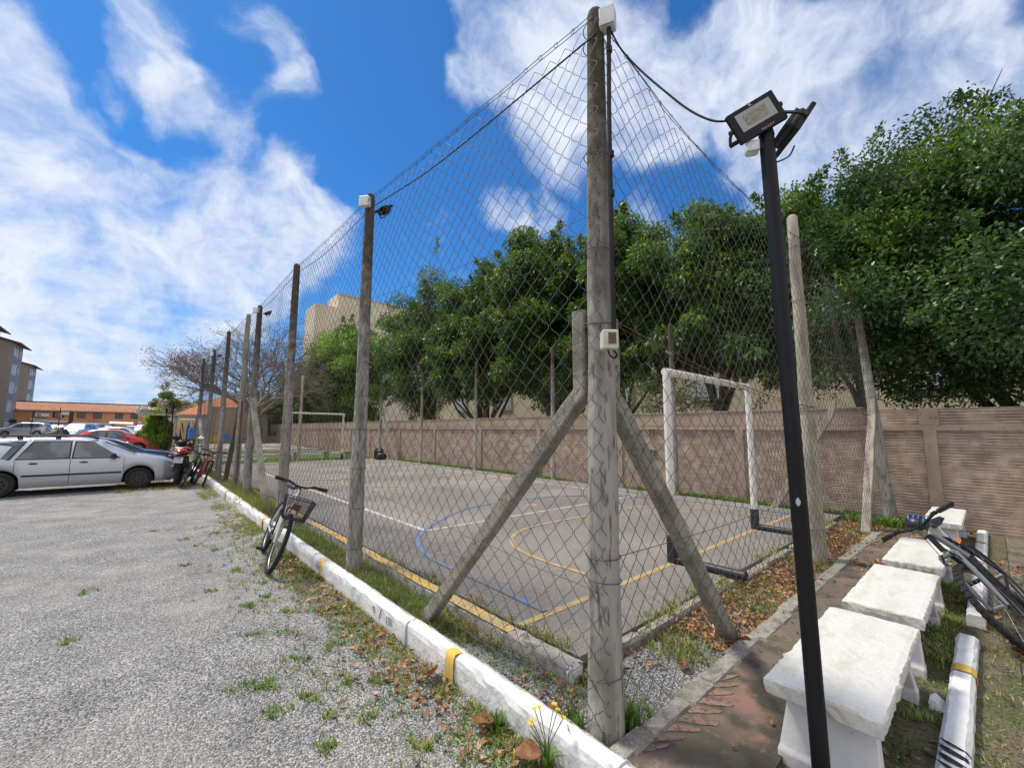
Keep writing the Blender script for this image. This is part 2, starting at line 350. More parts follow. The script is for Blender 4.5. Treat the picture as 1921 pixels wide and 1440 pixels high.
M['soil'] = mat('soil', (.15, .125, .08), .95, [(3, (.09, .11, .04), .45, .6), (14, (.17, .135, .09), .52, .66), (60, (.05, .045, .03), .5, .65)], [(50, .02), (14, .03)], coord='World')
M['lawn'] = mat('lawn_base', (.10, .15, .035), .95, [(1.2, (.15, .17, .06), .45, .65), (12, (.06, .09, .02), .5, .65)], [(60, .02)], coord='World')
M['pavers'] = mat('dirty_ground', (.17, .15, .12), .95, [(2.5, (.09, .085, .05), .45, .62), (16, (.24, .21, .175), .52, .66), (80, (.06, .055, .045), .56, .7)], [(60, .012), (12, .014)], coord='World')
M['bench'] = mat('white_painted_concrete', (.665, .66, .62), .9, [(3, (.59, .58, .52), .45, .65), (7, (.55, .535, .45), .52, .72), (60, (.48, .46, .40), .62, .74)], [(45, .004), (160, .0015), (9, .004)], stretch=(.6, 1.6, 1))
M['bench_leg'] = mat('white_painted_leg', (.68, .68, .67), .8, [(4, (.6, .6, .6), .5, .7), (50, (.3, .29, .27), .70, .76)], [(30, .004)])
M['wall_frame'] = mat('pinkish_wall_paint', (.42, .325, .245), .9, [(2, (.34, .262, .20), .45, .65), (16, (.22, .17, .13), .58, .72)], [(50, .005)], coord='World')
M['wire'] = mat('galvanised_wire', (.11, .105, .10), .65, [(2.0, (.16, .10, .07), .56, .66)], metal=.35, coord='World')
M['rust_wire'] = mat('rusty_wire', (.13, .07, .045), .8)
M['goal'] = mat('goal_white_paint', (.74, .73, .68), .5, [(6, (.60, .55, .44), .55, .7), (22, (.30, .16, .08), .70, .76)])
M['rusty_white'] = mat('rusty_goal_paint', (.68, .66, .60), .6, [(5, (.52, .40, .26), .5, .64), (14, (.24, .12, .06), .62, .7)])
M['goal_black'] = mat('black_goal_foot', (.018, .02, .024), .5, [(8, (.06, .06, .06), .6, .75)])
M['black_pole'] = mat('black_enamel', (.009, .009, .011), .5, [(30, (.05, .05, .055), .72, .8)], [(60, .0006)], spec=.3)
M['black_plastic'] = mat('black_plastic', (.010, .010, .012), .5, spec=.3)
M['charcoal'] = mat('charcoal_metal', (.025, .025, .028), .5, metal=.1)
M['grey_metal'] = mat('grey_metal', (.42, .43, .45), .35, metal=.8)
M['white_plastic'] = mat('white_plastic', (.74, .76, .76), .45, [(8, (.62, .64, .64), .5, .7)])
M['cream_plastic'] = mat('cream_plastic', (.60, .60, .47), .45, [(14, (.48, .47, .35), .5, .7)])
M['lamp_glass'] = mat('floodlight_glass', (.36, .39, .38), .25)
M['led'] = mat('led_panel', (.25, .24, .17), .4, [(60, (.32, .31, .24), .45, .6, 0)])
M['print'] = mat('grey_lettering', (.42, .42, .42), .6)
M['rubber'] = mat('tyre_rubber', (.016, .016, .017), .85, [(12, (.06, .057, .05), .55, .75)])
M['rust'] = mat('rust', (.13, .05, .03), .9, [(12, (.24, .11, .06), .5, .65)], [(60, .004)])
M['pod'] = mat('dry_leaf', (.27, .13, .055), .75, island=.55, trans=(.2, (1.2, .9, .6)))
rng = np.random.default_rng(7)
random.seed(5)
def gz(y):                                  # the car park rises gently away from the court
    return 0.010 * min(max(y - 22.0, 0.0), 60.0)

# ------------------------------------------------------------------ gravel
def gravel_material():
    m = bpy.data.materials.new('gravel'); m.use_nodes = True
    t = m.node_tree; n = t.nodes; l = t.links; b = n['Principled BSDF']; b.inputs['Roughness'].default_value = .85
    g = n.new('ShaderNodeNewGeometry'); co = g.outputs['Position']
    nz = n.new('ShaderNodeTexNoise'); nz.inputs['Scale'].default_value = 40; l.new(co, nz.inputs['Vector'])
    mv = n.new('ShaderNodeVectorMath'); mv.operation = 'SCALE'; l.new(nz.outputs['Color'], mv.inputs[0]); mv.inputs['Scale'].default_value = .012
    av = n.new('ShaderNodeVectorMath'); av.operation = 'ADD'; l.new(co, av.inputs[0]); l.new(mv.outputs[0], av.inputs[1])
    v1 = n.new('ShaderNodeTexVoronoi'); v1.inputs['Scale'].default_value = 92; l.new(av.outputs[0], v1.inputs['Vector'])
    v2 = n.new('ShaderNodeTexVoronoi'); v2.inputs['Scale'].default_value = 125; l.new(av.outputs[0], v2.inputs['Vector'])
    sp = n.new('ShaderNodeSeparateColor'); l.new(v1.outputs['Color'], sp.inputs[0])
    cr = n.new('ShaderNodeValToRGB'); cr.color_ramp.interpolation = 'LINEAR'; e = cr.color_ramp.elements
    e[0].position = 0; e[0].color = (.08, .09, .105, 1); e[1].position = 1; e[1].color = (.74, .69, .62, 1)
    for p, c in ((.22, (.15, .17, .195, 1)), (.45, (.30, .31, .325, 1)), (.68, (.42, .405, .38, 1)), (.85, (.55, .53, .495, 1))):
        q = e.new(p); q.color = c
    l.new(sp.outputs['Red'], cr.inputs[0])
    sp2 = n.new('ShaderNodeSeparateColor'); l.new(v2.outputs['Color'], sp2.inputs[0])
    cr2 = n.new('ShaderNodeValToRGB'); e = cr2.color_ramp.elements; e[0].color = (.17, .18, .19, 1); e[1].color = (.50, .48, .44, 1); l.new(sp2.outputs['Green'], cr2.inputs[0])
    mx = n.new('ShaderNodeMix'); mx.data_type = 'RGBA'; mx.inputs['Factor'].default_value = .22; l.new(cr.outputs[0], mx.inputs['A']); l.new(cr2.outputs[0], mx.inputs['B'])
    # gaps between the stones
    mr = n.new('ShaderNodeMapRange'); l.new(v1.outputs['Distance'], mr.inputs['Value']); mr.inputs['From Min'].default_value = .42; mr.inputs['From Max'].default_value = .75; mr.inputs['To Min'].default_value = 0; mr.inputs['To Max'].default_value = .72
    gp = n.new('ShaderNodeMix'); gp.data_type = 'RGBA'; l.new(mr.outputs[0], gp.inputs['Factor']); l.new(mx.outputs['Result'], gp.inputs['A']); gp.inputs['B'].default_value = (.03, .028, .026, 1)
    # packed sandy patches and wheel tracks
    pn = n.new('ShaderNodeTexNoise'); pn.inputs['Scale'].default_value = .55; pn.inputs['Detail'].default_value = 5; l.new(co, pn.inputs['Vector'])
    pm = n.new('ShaderNodeMapRange'); l.new(pn.outputs['Fac'], pm.inputs['Value']); pm.inputs['From Min'].default_value = .46; pm.inputs['From Max'].default_value = .66; pm.inputs['To Max'].default_value = .45
    pc = n.new('ShaderNodeMix'); pc.data_type = 'RGBA'; l.new(pm.outputs[0], pc.inputs['Factor']); l.new(gp.outputs['Result'], pc.inputs['A']); pc.inputs['B'].default_value = (.38, .36, .325, 1)
    pn2 = n.new('ShaderNodeTexNoise'); pn2.inputs['Scale'].default_value = 2.2; pn2.inputs['Detail'].default_value = 4; l.new(co, pn2.inputs['Vector'])
    pm2 = n.new('ShaderNodeMapRange'); l.new(pn2.outputs['Fac'], pm2.inputs['Value']); pm2.inputs['From Min'].default_value = .3; pm2.inputs['From Max'].default_value = .7; pm2.inputs['To Min'].default_value = .84; pm2.inputs['To Max'].default_value = 1.2
    vs = n.new('ShaderNodeVectorMath'); vs.operation = 'SCALE'; l.new(pc.outputs['Result'], vs.inputs[0]); l.new(pm2.outputs[0], vs.inputs['Scale'])
    l.new(vs.outputs[0], b.inputs['Base Color'])
    iv = n.new('ShaderNodeMath'); iv.operation = 'MULTIPLY'; l.new(v1.outputs['Distance'], iv.inputs[0]); iv.inputs[1].default_value = -.014
    iv2 = n.new('ShaderNodeMath'); iv2.operation = 'MULTIPLY_ADD'; l.new(v2.outputs['Distance'], iv2.inputs[0]); iv2.inputs[1].default_value = -.003; l.new(iv.outputs[0], iv2.inputs[2])
    bn = n.new('ShaderNodeBump'); bn.inputs['Distance'].default_value = 1.0; bn.inputs['Strength'].default_value = .9; l.new(iv2.outputs[0], bn.inputs['Height']); l.new(bn.outputs[0], b.inputs['Normal'])
    return m
M['gravel'] = gravel_material()

xs = [-600, -150, -60, -30, -15, -8, -4, 0, 4, 10, 20, 40, 80, 200, 700]
ys = [-500, -100, -20, 0, 10, 22, 32, 42, 52, 62, 72, 82, 120, 300, 900]
V = [(x, y, gz(y)) for y in ys for x in xs]
nx = len(xs)
F = [(j * nx + i, j * nx + i + 1, (j + 1) * nx + i + 1, (j + 1) * nx + i) for j in range(len(ys) - 1) for i in range(nx - 1)]
setp(bulk('gravel_ground', V, F, M['gravel']), kind='structure')

def slab(name, x0, x1, y0, y1, zt, m, zb=-.05, n=0, jit=0.0, seed=1):
    """raised slab with an optionally uneven top"""
    b = MB(); b.box(((x0 + x1) / 2, (y0 + y1) / 2, (zt + zb) / 2), (x1 - x0, y1 - y0, zt - zb))
    return setp(b.build(name, m), kind='structure')

# planted strip and ground round the court, court slab, path
def uneven(name, x0, x1, y0, y1, z, m, step=.25, amp=.02, seed=0):
    nx_ = max(2, int((x1 - x0) / step)); ny_ = max(2, int((y1 - y0) / step)); r = np.random.default_rng(seed)
    X = np.linspace(x0, x1, nx_ + 1); Y = np.linspace(y0, y1, ny_ + 1)
    Zm = z + r.uniform(-amp, amp, (ny_ + 1, nx_ + 1)); Zm[0, :] = z; Zm[-1, :] = z
    V = [(X[i], Y[j], Zm[j, i]) for j in range(ny_ + 1) for i in range(nx_ + 1)]
    F = [(j * (nx_ + 1) + i, j * (nx_ + 1) + i + 1, (j + 1) * (nx_ + 1) + i + 1, (j + 1) * (nx_ + 1) + i) for j in range(ny_) for i in range(nx_)]
    e = len(V); V += [(x0, y0, -.05), (x1, y0, -.05), (x1, y1, -.05), (x0, y1, -.05), (x0, y0, z), (x1, y0, z), (x1, y1, z), (x0, y1, z)]
    F += [(e, e + 1, e + 5, e + 4), (e + 1, e + 2, e + 6, e + 5), (e + 2, e + 3, e + 7, e + 6), (e + 3, e, e + 4, e + 7)]
    return setp(bulk(name, V, F, m), kind='structure')
uneven('gravel_strip', 1.80, 2.20, 1.30, 2.9, .105, M['gravel'], .08, .010, 1)
uneven('planted_strip', 1.80, 2.20, 2.9, 24.0, .105, M['soil'], .08, .012, 1)
uneven('grass_verge', 2.16, 10.32, 1.30, 1.93, .10, M['gravel'], .1, .01, 2)
uneven('wall_verge', 9.86, 10.32, 1.93, 24.0, .12, M['soil'], .12, .015, 3)
uneven('ground', 1.80, 10.32, -.0, .80, .10, M['soil'], .1, .012, 4)
uneven('paved_ground', -3.0, 10.32, -9.0, 0.0, .085, M['pavers'], .2, .008, 5)
uneven('planted_strip', -3.0, 1.62, -9.0, -8.5, .05, M['soil'], .3, .008, 5)
slab('court', 2.36, 9.86, 1.97, 22.0, .18, M['court'])
slab('path', 1.86, 9.3, .80, 1.27, .13, M['path'])
slab('path', 9.3, 10.32, .80, 1.30, .12, M['path'])
# rough cement edging of the path under the fence
b = MB(); r = random.Random(3)
x = 1.84
while x < 8.9:
    w = r.uniform(.22, .5)
    b.box((x + w / 2, 1.325 + r.uniform(-.012, .012), .07), (w * 1.02, .12 + r.uniform(-.02, .02), .15 + r.uniform(-.012, .01)), bev=.02)
    x += w
setp(b.build('path_edging', M['path_edge'], rough=.004), kind='structure')

# far lawn with low white kerbs beyond the court
V = [(x, y, gz(y) + .10) for y in (22.0, 24.0, 32.0, 46.0) for x in (1.95, 6.0, 10.3)]
F = [(j * 3 + i, j * 3 + i + 1, (j + 1) * 3 + i + 1, (j + 1) * 3 + i) for j in range(3) for i in range(2)]
setp(bulk('lawn', V, F, M['lawn']), kind='structure')
V = [(x, y, gz(y) + .12) for y in (33.0, 46.0) for x in (2.2, 10.2)]
setp(bulk('playground_sand', V, [(0, 1, 3, 2)], mat('pale_sand', (.50, .46, .38), .9)), kind='structure')

# ------------------------------------------------------------------ white kerb along the car park
def kerb_run(name, pts, prof, m, seed=0, amp=.006, mi_top=None, mats=None, step=.12):
    """prof: list of (u, z, material index) across the kerb; swept along straight pts"""
    r = np.random.default_rng(seed); V = []; F = []; MI = []
    p0, p1 = np.array(pts[0], float), np.array(pts[1], float); Ln = np.linalg.norm(p1 - p0); n = max(2, int(Ln / step))
    d = (p1 - p0) / Ln; sx = np.array([d[1], -d[0]]); k = len(prof)
    wob = np.interp(np.linspace(0, n, n + 1), np.arange(0, n + 8, 7), r.uniform(-1, 1, len(np.arange(0, n + 8, 7))))
    for i in range(n + 1):
        q = p0 + d * Ln * i / n
        for (u, z, _) in prof:
            a = r.normal(0, amp, 2)
            if z < 0.0: a *= 0
            V.append((q[0] + sx[0] * (u + a[0] + wob[i] * amp * 1.5), q[1] + sx[1] * (u + a[0] + wob[i] * amp * 1.5), z + a[1] + gz(q[1])))
    for i in range(n):
        for j in range(k - 1):
            F.append((i * k + j, i * k + j + 1, (i + 1) * k + j + 1, (i + 1) * k + j)); MI.append(prof[j][2])
    me_v = V; b = MB(); b.add(me_v, F); b.mi = MI; b.sm = [False] * len(F)
    b.add([V[j] for j in range(k)], [tuple(range(k - 1, -1, -1))]); b.add([V[n * k + j] for j in range(k)], [tuple(range(k))])
    return b.build(name, mats or [m])
# profile from the car park side (low x) to the fence side
PROF = [(.010, -.05, 0), (.006, .04, 0), (.008, .125, 0), (.014, .158, 0), (.030, .178, 0), (.050, .184, 0), (.070, .185, 0), (.095, .182, 1), (.120, .172, 1), (.145, .15, 1), (.15, -.05, 1)]
kerb_parts = []
segs = [(-2.2, .55), (.56, 1.23), (1.245, 3.2), (3.21, 5.6), (5.615, 6.85), (6.865, 8.6), (8.62, 10.2), (10.22, 11.3), (11.33, 12.6), (12.63, 14.1), (14.14, 15.4), (15.43, 17.5)]
kerb = thing('kerb', None, None, (1.72, 0, 0)); kerb['kind'] = 'structure'
for i, (a, c) in enumerate(segs):
    off = random.Random(i).uniform(-.008, .008) + (.012 if i > 6 else 0)
    k = kerb_run('kerb_stone', [(1.712 + off, a), (1.712 + off, c)], PROF, None, seed=i, mats=[M['kerb'], M['kerb_top']], amp=.0025 if i < 5 else .006, step=.07)
    k.parent = kerb; k.matrix_parent_inverse = kerb.matrix_basis.inverted(); k['kind'] = 'structure'
def kerb_band(y, w):
    b = MB(); n = 4
    prof = [(.003, .0), (.001, .04), (.003, .126), (.009, .161), (.027, .183), (.050, .189), (.072, .190)]
    V = [(1.712 + u + .002 * (j % 2) - (.003 if y < 6 else .014), y + w * (j / n - .5) + .012 * math.sin(u * 60), z + .001) for j in range(n + 1) for (u, z) in prof]; k = len(prof)
    b.add(V, [(j * k + i, j * k + i + 1, (j + 1) * k + i + 1, (j + 1) * k + i) for j in range(n) for i in range(k - 1)], 0, True)
    o = b.build('yellow_band', M['kerb_yellow'], kerb, True); o['kind'] = 'structure'
for y, w in ((2.57, .10), (5.28, .11), (8.35, .1), (11.1, .1), (12.45, .1)): kerb_band(y, w)
# stencilled number on the kerb face
def text(name, body, loc, rotm, size, m, parent=None, sx=1.0, ext=.0006):
    cu = bpy.data.curves.new(name, 'FONT'); cu.body = body; cu.size = size; cu.extrude = ext; cu.align_x = 'CENTER'; cu.align_y = 'CENTER'
    cu.space_character = 1.15
    o = bpy.data.objects.new(name, cu); S.collection.objects.link(o); cu.materials.append(m)
    mm = Matrix.Translation(loc) @ rotm.to_4x4() @ Matrix.Diagonal((sx, 1, 1, 1))
    if parent is not None:
        o.parent = parent; o.matrix_parent_inverse = parent.matrix_basis.inverted()
    o.matrix_basis = mm
    me = bpy.data.meshes.new_from_object(o); me.name = name
    q = bpy.data.objects.new(name, me); S.collection.objects.link(q)
    if parent is not None: q.parent = parent; q.matrix_parent_inverse = parent.matrix_basis.inverted()
    q.matrix_basis = mm
    if not me.materials: me.materials.append(m)
    bpy.data.objects.remove(o); bpy.data.curves.remove(cu)
    return q
M['ink'] = mat('black_ink', (.02, .02, .025), .7)
M['faded_ink'] = mat('faded_black_ink', (.10, .10, .115), .8, [(60, (.4, .4, .42), .55, .62)])
# face leans back: local x runs along -Y, local y up the face, z out of it
fx = Vector((0, -1, 0)); fy = Vector((.02, 0, 1)).normalized(); fz = fx.cross(fy)
face = Matrix((fx, fy, fz)).transposed()
P_ = Vector((1.722, 3.79, .095))
for body, dy, mm, w in (('9', .0, 'faded_ink', .9), ('/', .13, 'ink', 1.3), ('133', .30, 'faded_ink', .8)):
    o = text('kerb_number', body, P_ + fx * dy + fz * .014, face, .085 if body != '/' else .12, M[mm], kerb, w); o['kind'] = 'structure'
for k, (dy, h) in enumerate([(0, .07), (.03, .06), (.065, .07), (.09, .05), (.12, .06)]):       # worn strokes by the bicycle
    o = text('kerb_number', 'V1X41'[k], Vector((1.722, 5.43, .095)) + fx * dy + fz * .014, face, h, M['faded_ink'], kerb, .7); o['kind'] = 'structure'

# terracotta paint left in short strokes along the path's edge
b = MB(); r = random.Random(6)
for k in range(9):
    x = 2.02 + k * .115; l_ = (.06, .09, .12, .16, .13, .15, .10, .09, .05)[k]; w_ = r.uniform(.07, .085); V = []
    for i in range(7):
        t = i / 6; V += [(x + .10 * t - w_ * (.5 - .3 * t * t) + r.uniform(-.006, .006), 1.262 - l_ * t, .1335), (x + .10 * t + w_ * (.5 - .3 * t * t) + r.uniform(-.006, .006), 1.262 - l_ * t, .1335)]
    b.add(V, [(2 * i, 2 * i + 2, 2 * i + 3, 2 * i + 1) for i in range(6)])
setp(b.build('path_paint_strokes', mat('terracotta_paint', (.31, .19, .14), .9, [(10, (.22, .15, .11), .45, .60), (45, (.14, .105, .08), .50, .60)], coord='World')), kind='structure')
# low concrete kerb of the court with yellow paint
ck = thing('court_kerb', None, None, (2.24, 2, 0)); ck['kind'] = 'structure'
PC = [(-.075, -.03, 0), (-.07, .12, 0), (-.065, .19, 0), (-.05, .205, 0), (.05, .207, 0), (.068, .195, 0), (.07, .05, 0)]
for i, (a, c) in enumerate([(1.90, 3.3), (3.31, 5.2), (5.22, 7.4), (7.42, 9.8), (9.82, 13), (13.02, 17), (17.02, 22)]):
    k = kerb_run('kerb_stone', [(2.235, a), (2.235, c)], PC, None, seed=30 + i, mats=[M['curb_raw']], amp=.004, step=.07)
    k.parent = ck; k.matrix_parent_inverse = ck.matrix_basis.inverted(); k['kind'] = 'structure'
def strip(name, poly, m, z, parent=None):
    o = bulk(name, [(p[0], p[1], z) for p in poly], [list(range(len(poly)))], m, parent, parent is not None); return o
r = random.Random(9); b = MB(); V = []; y = 2.50; YN = 60
ed = [(y + i * (19.4 / YN)) for i in range(YN + 1)]
L0 = [(2.168 + r.uniform(-.004, .012), yy, .2135) for yy in ed]; R0 = [(2.272 + r.uniform(-.02, .012), yy, .2135) for yy in ed]
b.add(L0 + R0, [(i, YN + 1 + i, YN + 2 + i, i + 1) for i in range(YN)])
o = b.build('yellow_edge_line', M['yellow'], ck, True); o['kind'] = 'structure'
b = MB(); b.box((2.235, 1.905, .13), (.15, .05, .15), bev=.03); o = b.build('white_kerb_end', M['kerb'], ck, True); o['kind'] = 'structure'
# broken low edge on the short side of the court
b = MB(); x = 2.45; r = random.Random(12)
while x < 8.4:
    w = r.uniform(.3, .8); b.box((x + w / 2, 1.91 + r.uniform(-.02, .02), .09), (w * .98, .09, .17 + r.uniform(-.02, .005)), bev=.02); x += w + (r.uniform(0, .25) if r.random() < .4 else .01)
setp(b.build('court_edging', M['path_edge'], rough=.005), kind='structure')

# court markings: thin sheets
mk = thing('court_markings', None, None, (6, 8, .18)); mk['kind'] = 'structure'
def line(x0, y0, x1, y1, w, m, z=.183, name='painted_line'):
    d = Vector((x1 - x0, y1 - y0)); n = Vector((-d.y, d.x)).normalized() * w / 2
    o = strip(name, [(x0 - n.x, y0 - n.y), (x0 + n.x, y0 + n.y), (x1 + n.x, y1 + n.y), (x1 - n.x, y1 - n.y)][::-1], m, z, mk); o['kind'] = 'structure'
def curve(pts, w, m, z=.183, sub=8):
    P = [Vector(p) for p in pts]; out_ = []
    for i in range(len(P) - 1):
        a = P[max(i - 1, 0)]; b_ = P[i]; c = P[i + 1]; d = P[min(i + 2, len(P) - 1)]
        for s_ in range(sub):
            t = s_ / sub
            out_.append(.5 * ((2 * b_) + (c - a) * t + (2 * a - 5 * b_ + 4 * c - d) * t * t + (3 * b_ - a - 3 * c + d) * t ** 3))
    out_.append(P[-1]); V = []
    for i, p in enumerate(out_):
        t = (out_[min(i + 1, len(out_) - 1)] - out_[max(i - 1, 0)]).normalized(); n = Vector((-t.y, t.x)) * w / 2
        V += [(p.x - n.x, p.y - n.y, z), (p.x + n.x, p.y + n.y, z)]
    o = bulk('painted_arc', V, [(2 * i, 2 * i + 1, 2 * i + 3, 2 * i + 2) for i in range(len(out_) - 1)], m, mk, True); o['kind'] = 'structure'
Wl, Yl, Bl = M['white_line'], M['yellow_line'], M['blue_line']
line(2.37, 2.575, 9.2, 2.575, .065, Yl)                    # near goal line
line(3.40, 5.86, 3.40, 17.3, .07, Wl); line(9.0, 5.7, 9.0, 17.3, .06, Wl)
line(3.365, 5.80, 9.03, 5.70, .05, Wl, .1845); line(3.365, 10.45, 9.03, 10.2, .05, Wl, .1845); line(3.365, 13.6, 9.03, 13.4, .05, Wl, .1845); line(3.365, 17.3, 9.03, 17.3, .05, Wl, .1845)
line(2.37, 12.2, 9.8, 12.05, .05, Yl, .186)
line(2.37, 21.5, 9.8, 21.5, .07, Yl)
curve([(3.66, 2.6), (3.70, 3.05), (3.69, 3.6), (3.80, 4.2), (4.10, 4.63), (4.5, 4.87), (5.0, 4.97), (6.1, 4.95), (7.1, 4.9), (7.8, 4.72), (8.3, 4.3), (8.55, 3.6), (8.6, 2.6)], .055, Yl, .186)
curve([(3.66, 21.5), (3.8, 20.1), (4.5, 19.3), (6.1, 19.1), (7.7, 19.3), (8.4, 20.1), (8.6, 21.5)], .07, Yl, .186)
curve([(6.1 + 1.65 * math.cos(a * PI / 12), 12.1 + 1.65 * math.sin(a * PI / 12)) for a in range(25)], .06, Yl, .1875, 2)
curve([(2.70, 2.62), (2.71, 3.0), (2.72, 3.5), (2.715, 4.0), (2.74, 4.5), (2.86, 5.0), (3.08, 5.47), (3.45, 5.88), (4.15, 6.43), (4.83, 6.85), (5.38, 6.97), (6.1, 7.0), (7.3, 6.85), (8.2, 6.3), (8.9, 5.4), (9.2, 4.2), (9.25, 2.62)], .060, Bl, .1875)
curve([(6.19 + .07 * math.cos(a * PI / 4), 6.38 + .07 * math.sin(a * PI / 4)) for a in range(9)], .1, Yl, .1845, 1)

# kerb stones on the right of the benches
def block_kerb(name, label, x0, x1, y, zt=.175, w=.12, seed=0):
    root = thing(name, label, 'kerb stone', ((x0 + x1) / 2, y, .08), group='white kerb stones beside the benches')
    h = w / 2
    prof = [(-h, .02, 0), (-h + .005, zt - .02, 0), (-h + .022, zt, 0), (h - .022, zt, 0), (h - .005, zt - .02, 0), (h, .02, 0)]
    k = kerb_run('stone', [(x0, y), (x1, y)], prof, None, seed=seed, mats=[M['kerb']], amp=.0022, step=.09)
    k.parent = root; k.matrix_parent_inverse = root.matrix_basis.inverted()
    return root
kA = block_kerb('kerb_stone', 'long white kerb stone with a yellow band and black brush marks beside the nearest benches', 2.0, 4.86, .245, seed=5)
kB = block_kerb('kerb_stone', 'short white kerb stone half hidden under the leaning bicycle', 5.32, 7.4, .215, .20, seed=6)
kC = block_kerb('kerb_stone', 'white kerb stone with a yellow band running up to the brick wall', 7.7, 10.15, .225, seed=7)
for root, x in ((kA, 4.15), (kC, 9.0)):
    b = MB(); V = [(x + dx, y, z) for dx in (-.06, .06) for (y, z) in ((.188 if root is kA else .168, .10), (.188 if root is kA else .168, .160), (.21 if root is kA else .19, .183), (.28 if root is kA else .26, .183), (.302 if root is kA else .282, .160), (.302 if root is kA else .282, .10))]
    b.add(V, [(i, i + 1, i + 7, i + 6) for i in range(5)], 0); b.build('yellow_band', M['kerb_yellow'], root, True)
b = MB(); r = random.Random(4)
for k in range(6):                                                # black brush marks at the near end
    x = 2.92 + k * .038 + .02 * (k % 2)
    b.tube([(x, .292, .184), (x - .02, .262, .185), (x - .03, .232, .184), (x - .025, .20, .172), (x - .015, .189, .15)], [.003, .007, .005, .004, .003], 5)
b.build('brush_marks', M['ink'], kA, True)
# ------------------------------------------------------------------ brick wall behind the court
def wall_material():
    m = bpy.data.materials.new('ridged_hollow_brick'); m.use_nodes = True
    t = m.node_tree; n = t.nodes; l = t.links; b = n['Principled BSDF']; b.inputs['Roughness'].default_value = .9
    g = n.new('ShaderNodeNewGeometry'); sp = n.new('ShaderNodeSeparateXYZ'); l.new(g.outputs['Position'], sp.inputs[0])
    cb = n.new('ShaderNodeCombineXYZ'); l.new(sp.outputs['Y'], cb.inputs['X']); l.new(sp.outputs['Z'], cb.inputs['Y'])
    nz = n.new('ShaderNodeTexNoise'); nz.inputs['Scale'].default_value = 5; nz.inputs['Detail'].default_value = 6; l.new(g.outputs['Position'], nz.inputs['Vector'])
    sc = n.new('ShaderNodeVectorMath'); sc.operation = 'SCALE'; l.new(nz.outputs['Color'], sc.inputs[0]); sc.inputs['Scale'].default_value = .022
    ad = n.new('ShaderNodeVectorMath'); ad.operation = 'ADD'; l.new(cb.outputs[0], ad.inputs[0]); l.new(sc.outputs[0], ad.inputs[1])
    br = n.new('ShaderNodeTexBrick'); l.new(ad.outputs[0], br.inputs['Vector'])
    br.inputs['Scale'].default_value = 1.0; br.inputs['Brick Width'].default_value = .26; br.inputs['Row Height'].default_value = .10; br.inputs['Mortar Size'].default_value = .013; br.inputs['Mortar Smooth'].default_value = .25; br.inputs['Bias'].default_value = 0
    br.inputs['Color1'].default_value = (.50, .385, .295, 1); br.inputs['Color2'].default_value = (.41, .315, .24, 1); br.inputs['Mortar'].default_value = (.47, .36, .285, 1)
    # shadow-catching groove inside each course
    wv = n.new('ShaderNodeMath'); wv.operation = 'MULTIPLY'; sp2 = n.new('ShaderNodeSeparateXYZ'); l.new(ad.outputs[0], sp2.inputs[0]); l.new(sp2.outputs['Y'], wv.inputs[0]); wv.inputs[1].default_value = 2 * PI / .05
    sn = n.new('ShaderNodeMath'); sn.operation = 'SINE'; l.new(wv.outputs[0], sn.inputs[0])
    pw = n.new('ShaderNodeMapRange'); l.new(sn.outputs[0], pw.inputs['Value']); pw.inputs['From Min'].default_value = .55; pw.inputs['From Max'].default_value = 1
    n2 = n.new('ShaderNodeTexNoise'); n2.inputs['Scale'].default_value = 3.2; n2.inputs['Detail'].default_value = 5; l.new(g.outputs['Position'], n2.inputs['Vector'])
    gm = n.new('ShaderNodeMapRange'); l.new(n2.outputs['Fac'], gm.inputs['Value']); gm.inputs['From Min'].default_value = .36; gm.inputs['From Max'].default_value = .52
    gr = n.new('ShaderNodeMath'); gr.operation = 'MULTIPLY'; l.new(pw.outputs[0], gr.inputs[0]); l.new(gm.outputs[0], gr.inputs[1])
    # horizontal shadow lines painted dark into the grooves, then stains
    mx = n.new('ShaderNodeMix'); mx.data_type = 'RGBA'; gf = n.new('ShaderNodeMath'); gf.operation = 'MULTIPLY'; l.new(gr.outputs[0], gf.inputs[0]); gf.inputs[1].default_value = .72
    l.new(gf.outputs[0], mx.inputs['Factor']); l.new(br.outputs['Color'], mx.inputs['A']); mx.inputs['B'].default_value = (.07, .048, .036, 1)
    st = n.new('ShaderNodeMapRange'); l.new(nz.outputs['Fac'], st.inputs['Value']); st.inputs['From Min'].default_value = .3; st.inputs['From Max'].default_value = .7; st.inputs['To Min'].default_value = .68; st.inputs['To Max'].default_value = 1.2
    vs = n.new('ShaderNodeVectorMath'); vs.operation = 'SCALE'; l.new(mx.outputs['Result'], vs.inputs[0]); l.new(st.outputs[0], vs.inputs['Scale']); l.new(vs.outputs[0], b.inputs['Base Color'])
    h = n.new('ShaderNodeMath'); h.operation = 'MULTIPLY_ADD'; l.new(br.outputs['Fac'], h.inputs[0]); h.inputs[1].default_value = .012
    h2 = n.new('ShaderNodeMath'); h2.operation = 'MULTIPLY'; l.new(gr.outputs[0], h2.inputs[0]); h2.inputs[1].default_value = -.009; l.new(h2.outputs[0], h.inputs[2])
    h3 = n.new('ShaderNodeMath'); h3.operation = 'MULTIPLY_ADD'; l.new(nz.outputs['Fac'], h3.inputs[0]); h3.inputs[1].default_value = .012; l.new(h.outputs[0], h3.inputs[2])
    bn = n.new('ShaderNodeBump'); bn.inputs['Distance'].default_value = 1; l.new(h3.outputs[0], bn.inputs['Height']); l.new(bn.outputs[0], b.inputs['Normal'])
    return m
M['brick'] = wall_material()
wall = thing('brick_wall', 'long pinkish-brown hollow-brick wall with pillars and a cap beam behind the court', 'wall', (10.4, 10, 0))
b = MB(); b.box((10.41, 31.0, 1.02), (.14, 81.0, 2.2)); b.build('brick_panel', M['brick'], wall, True)
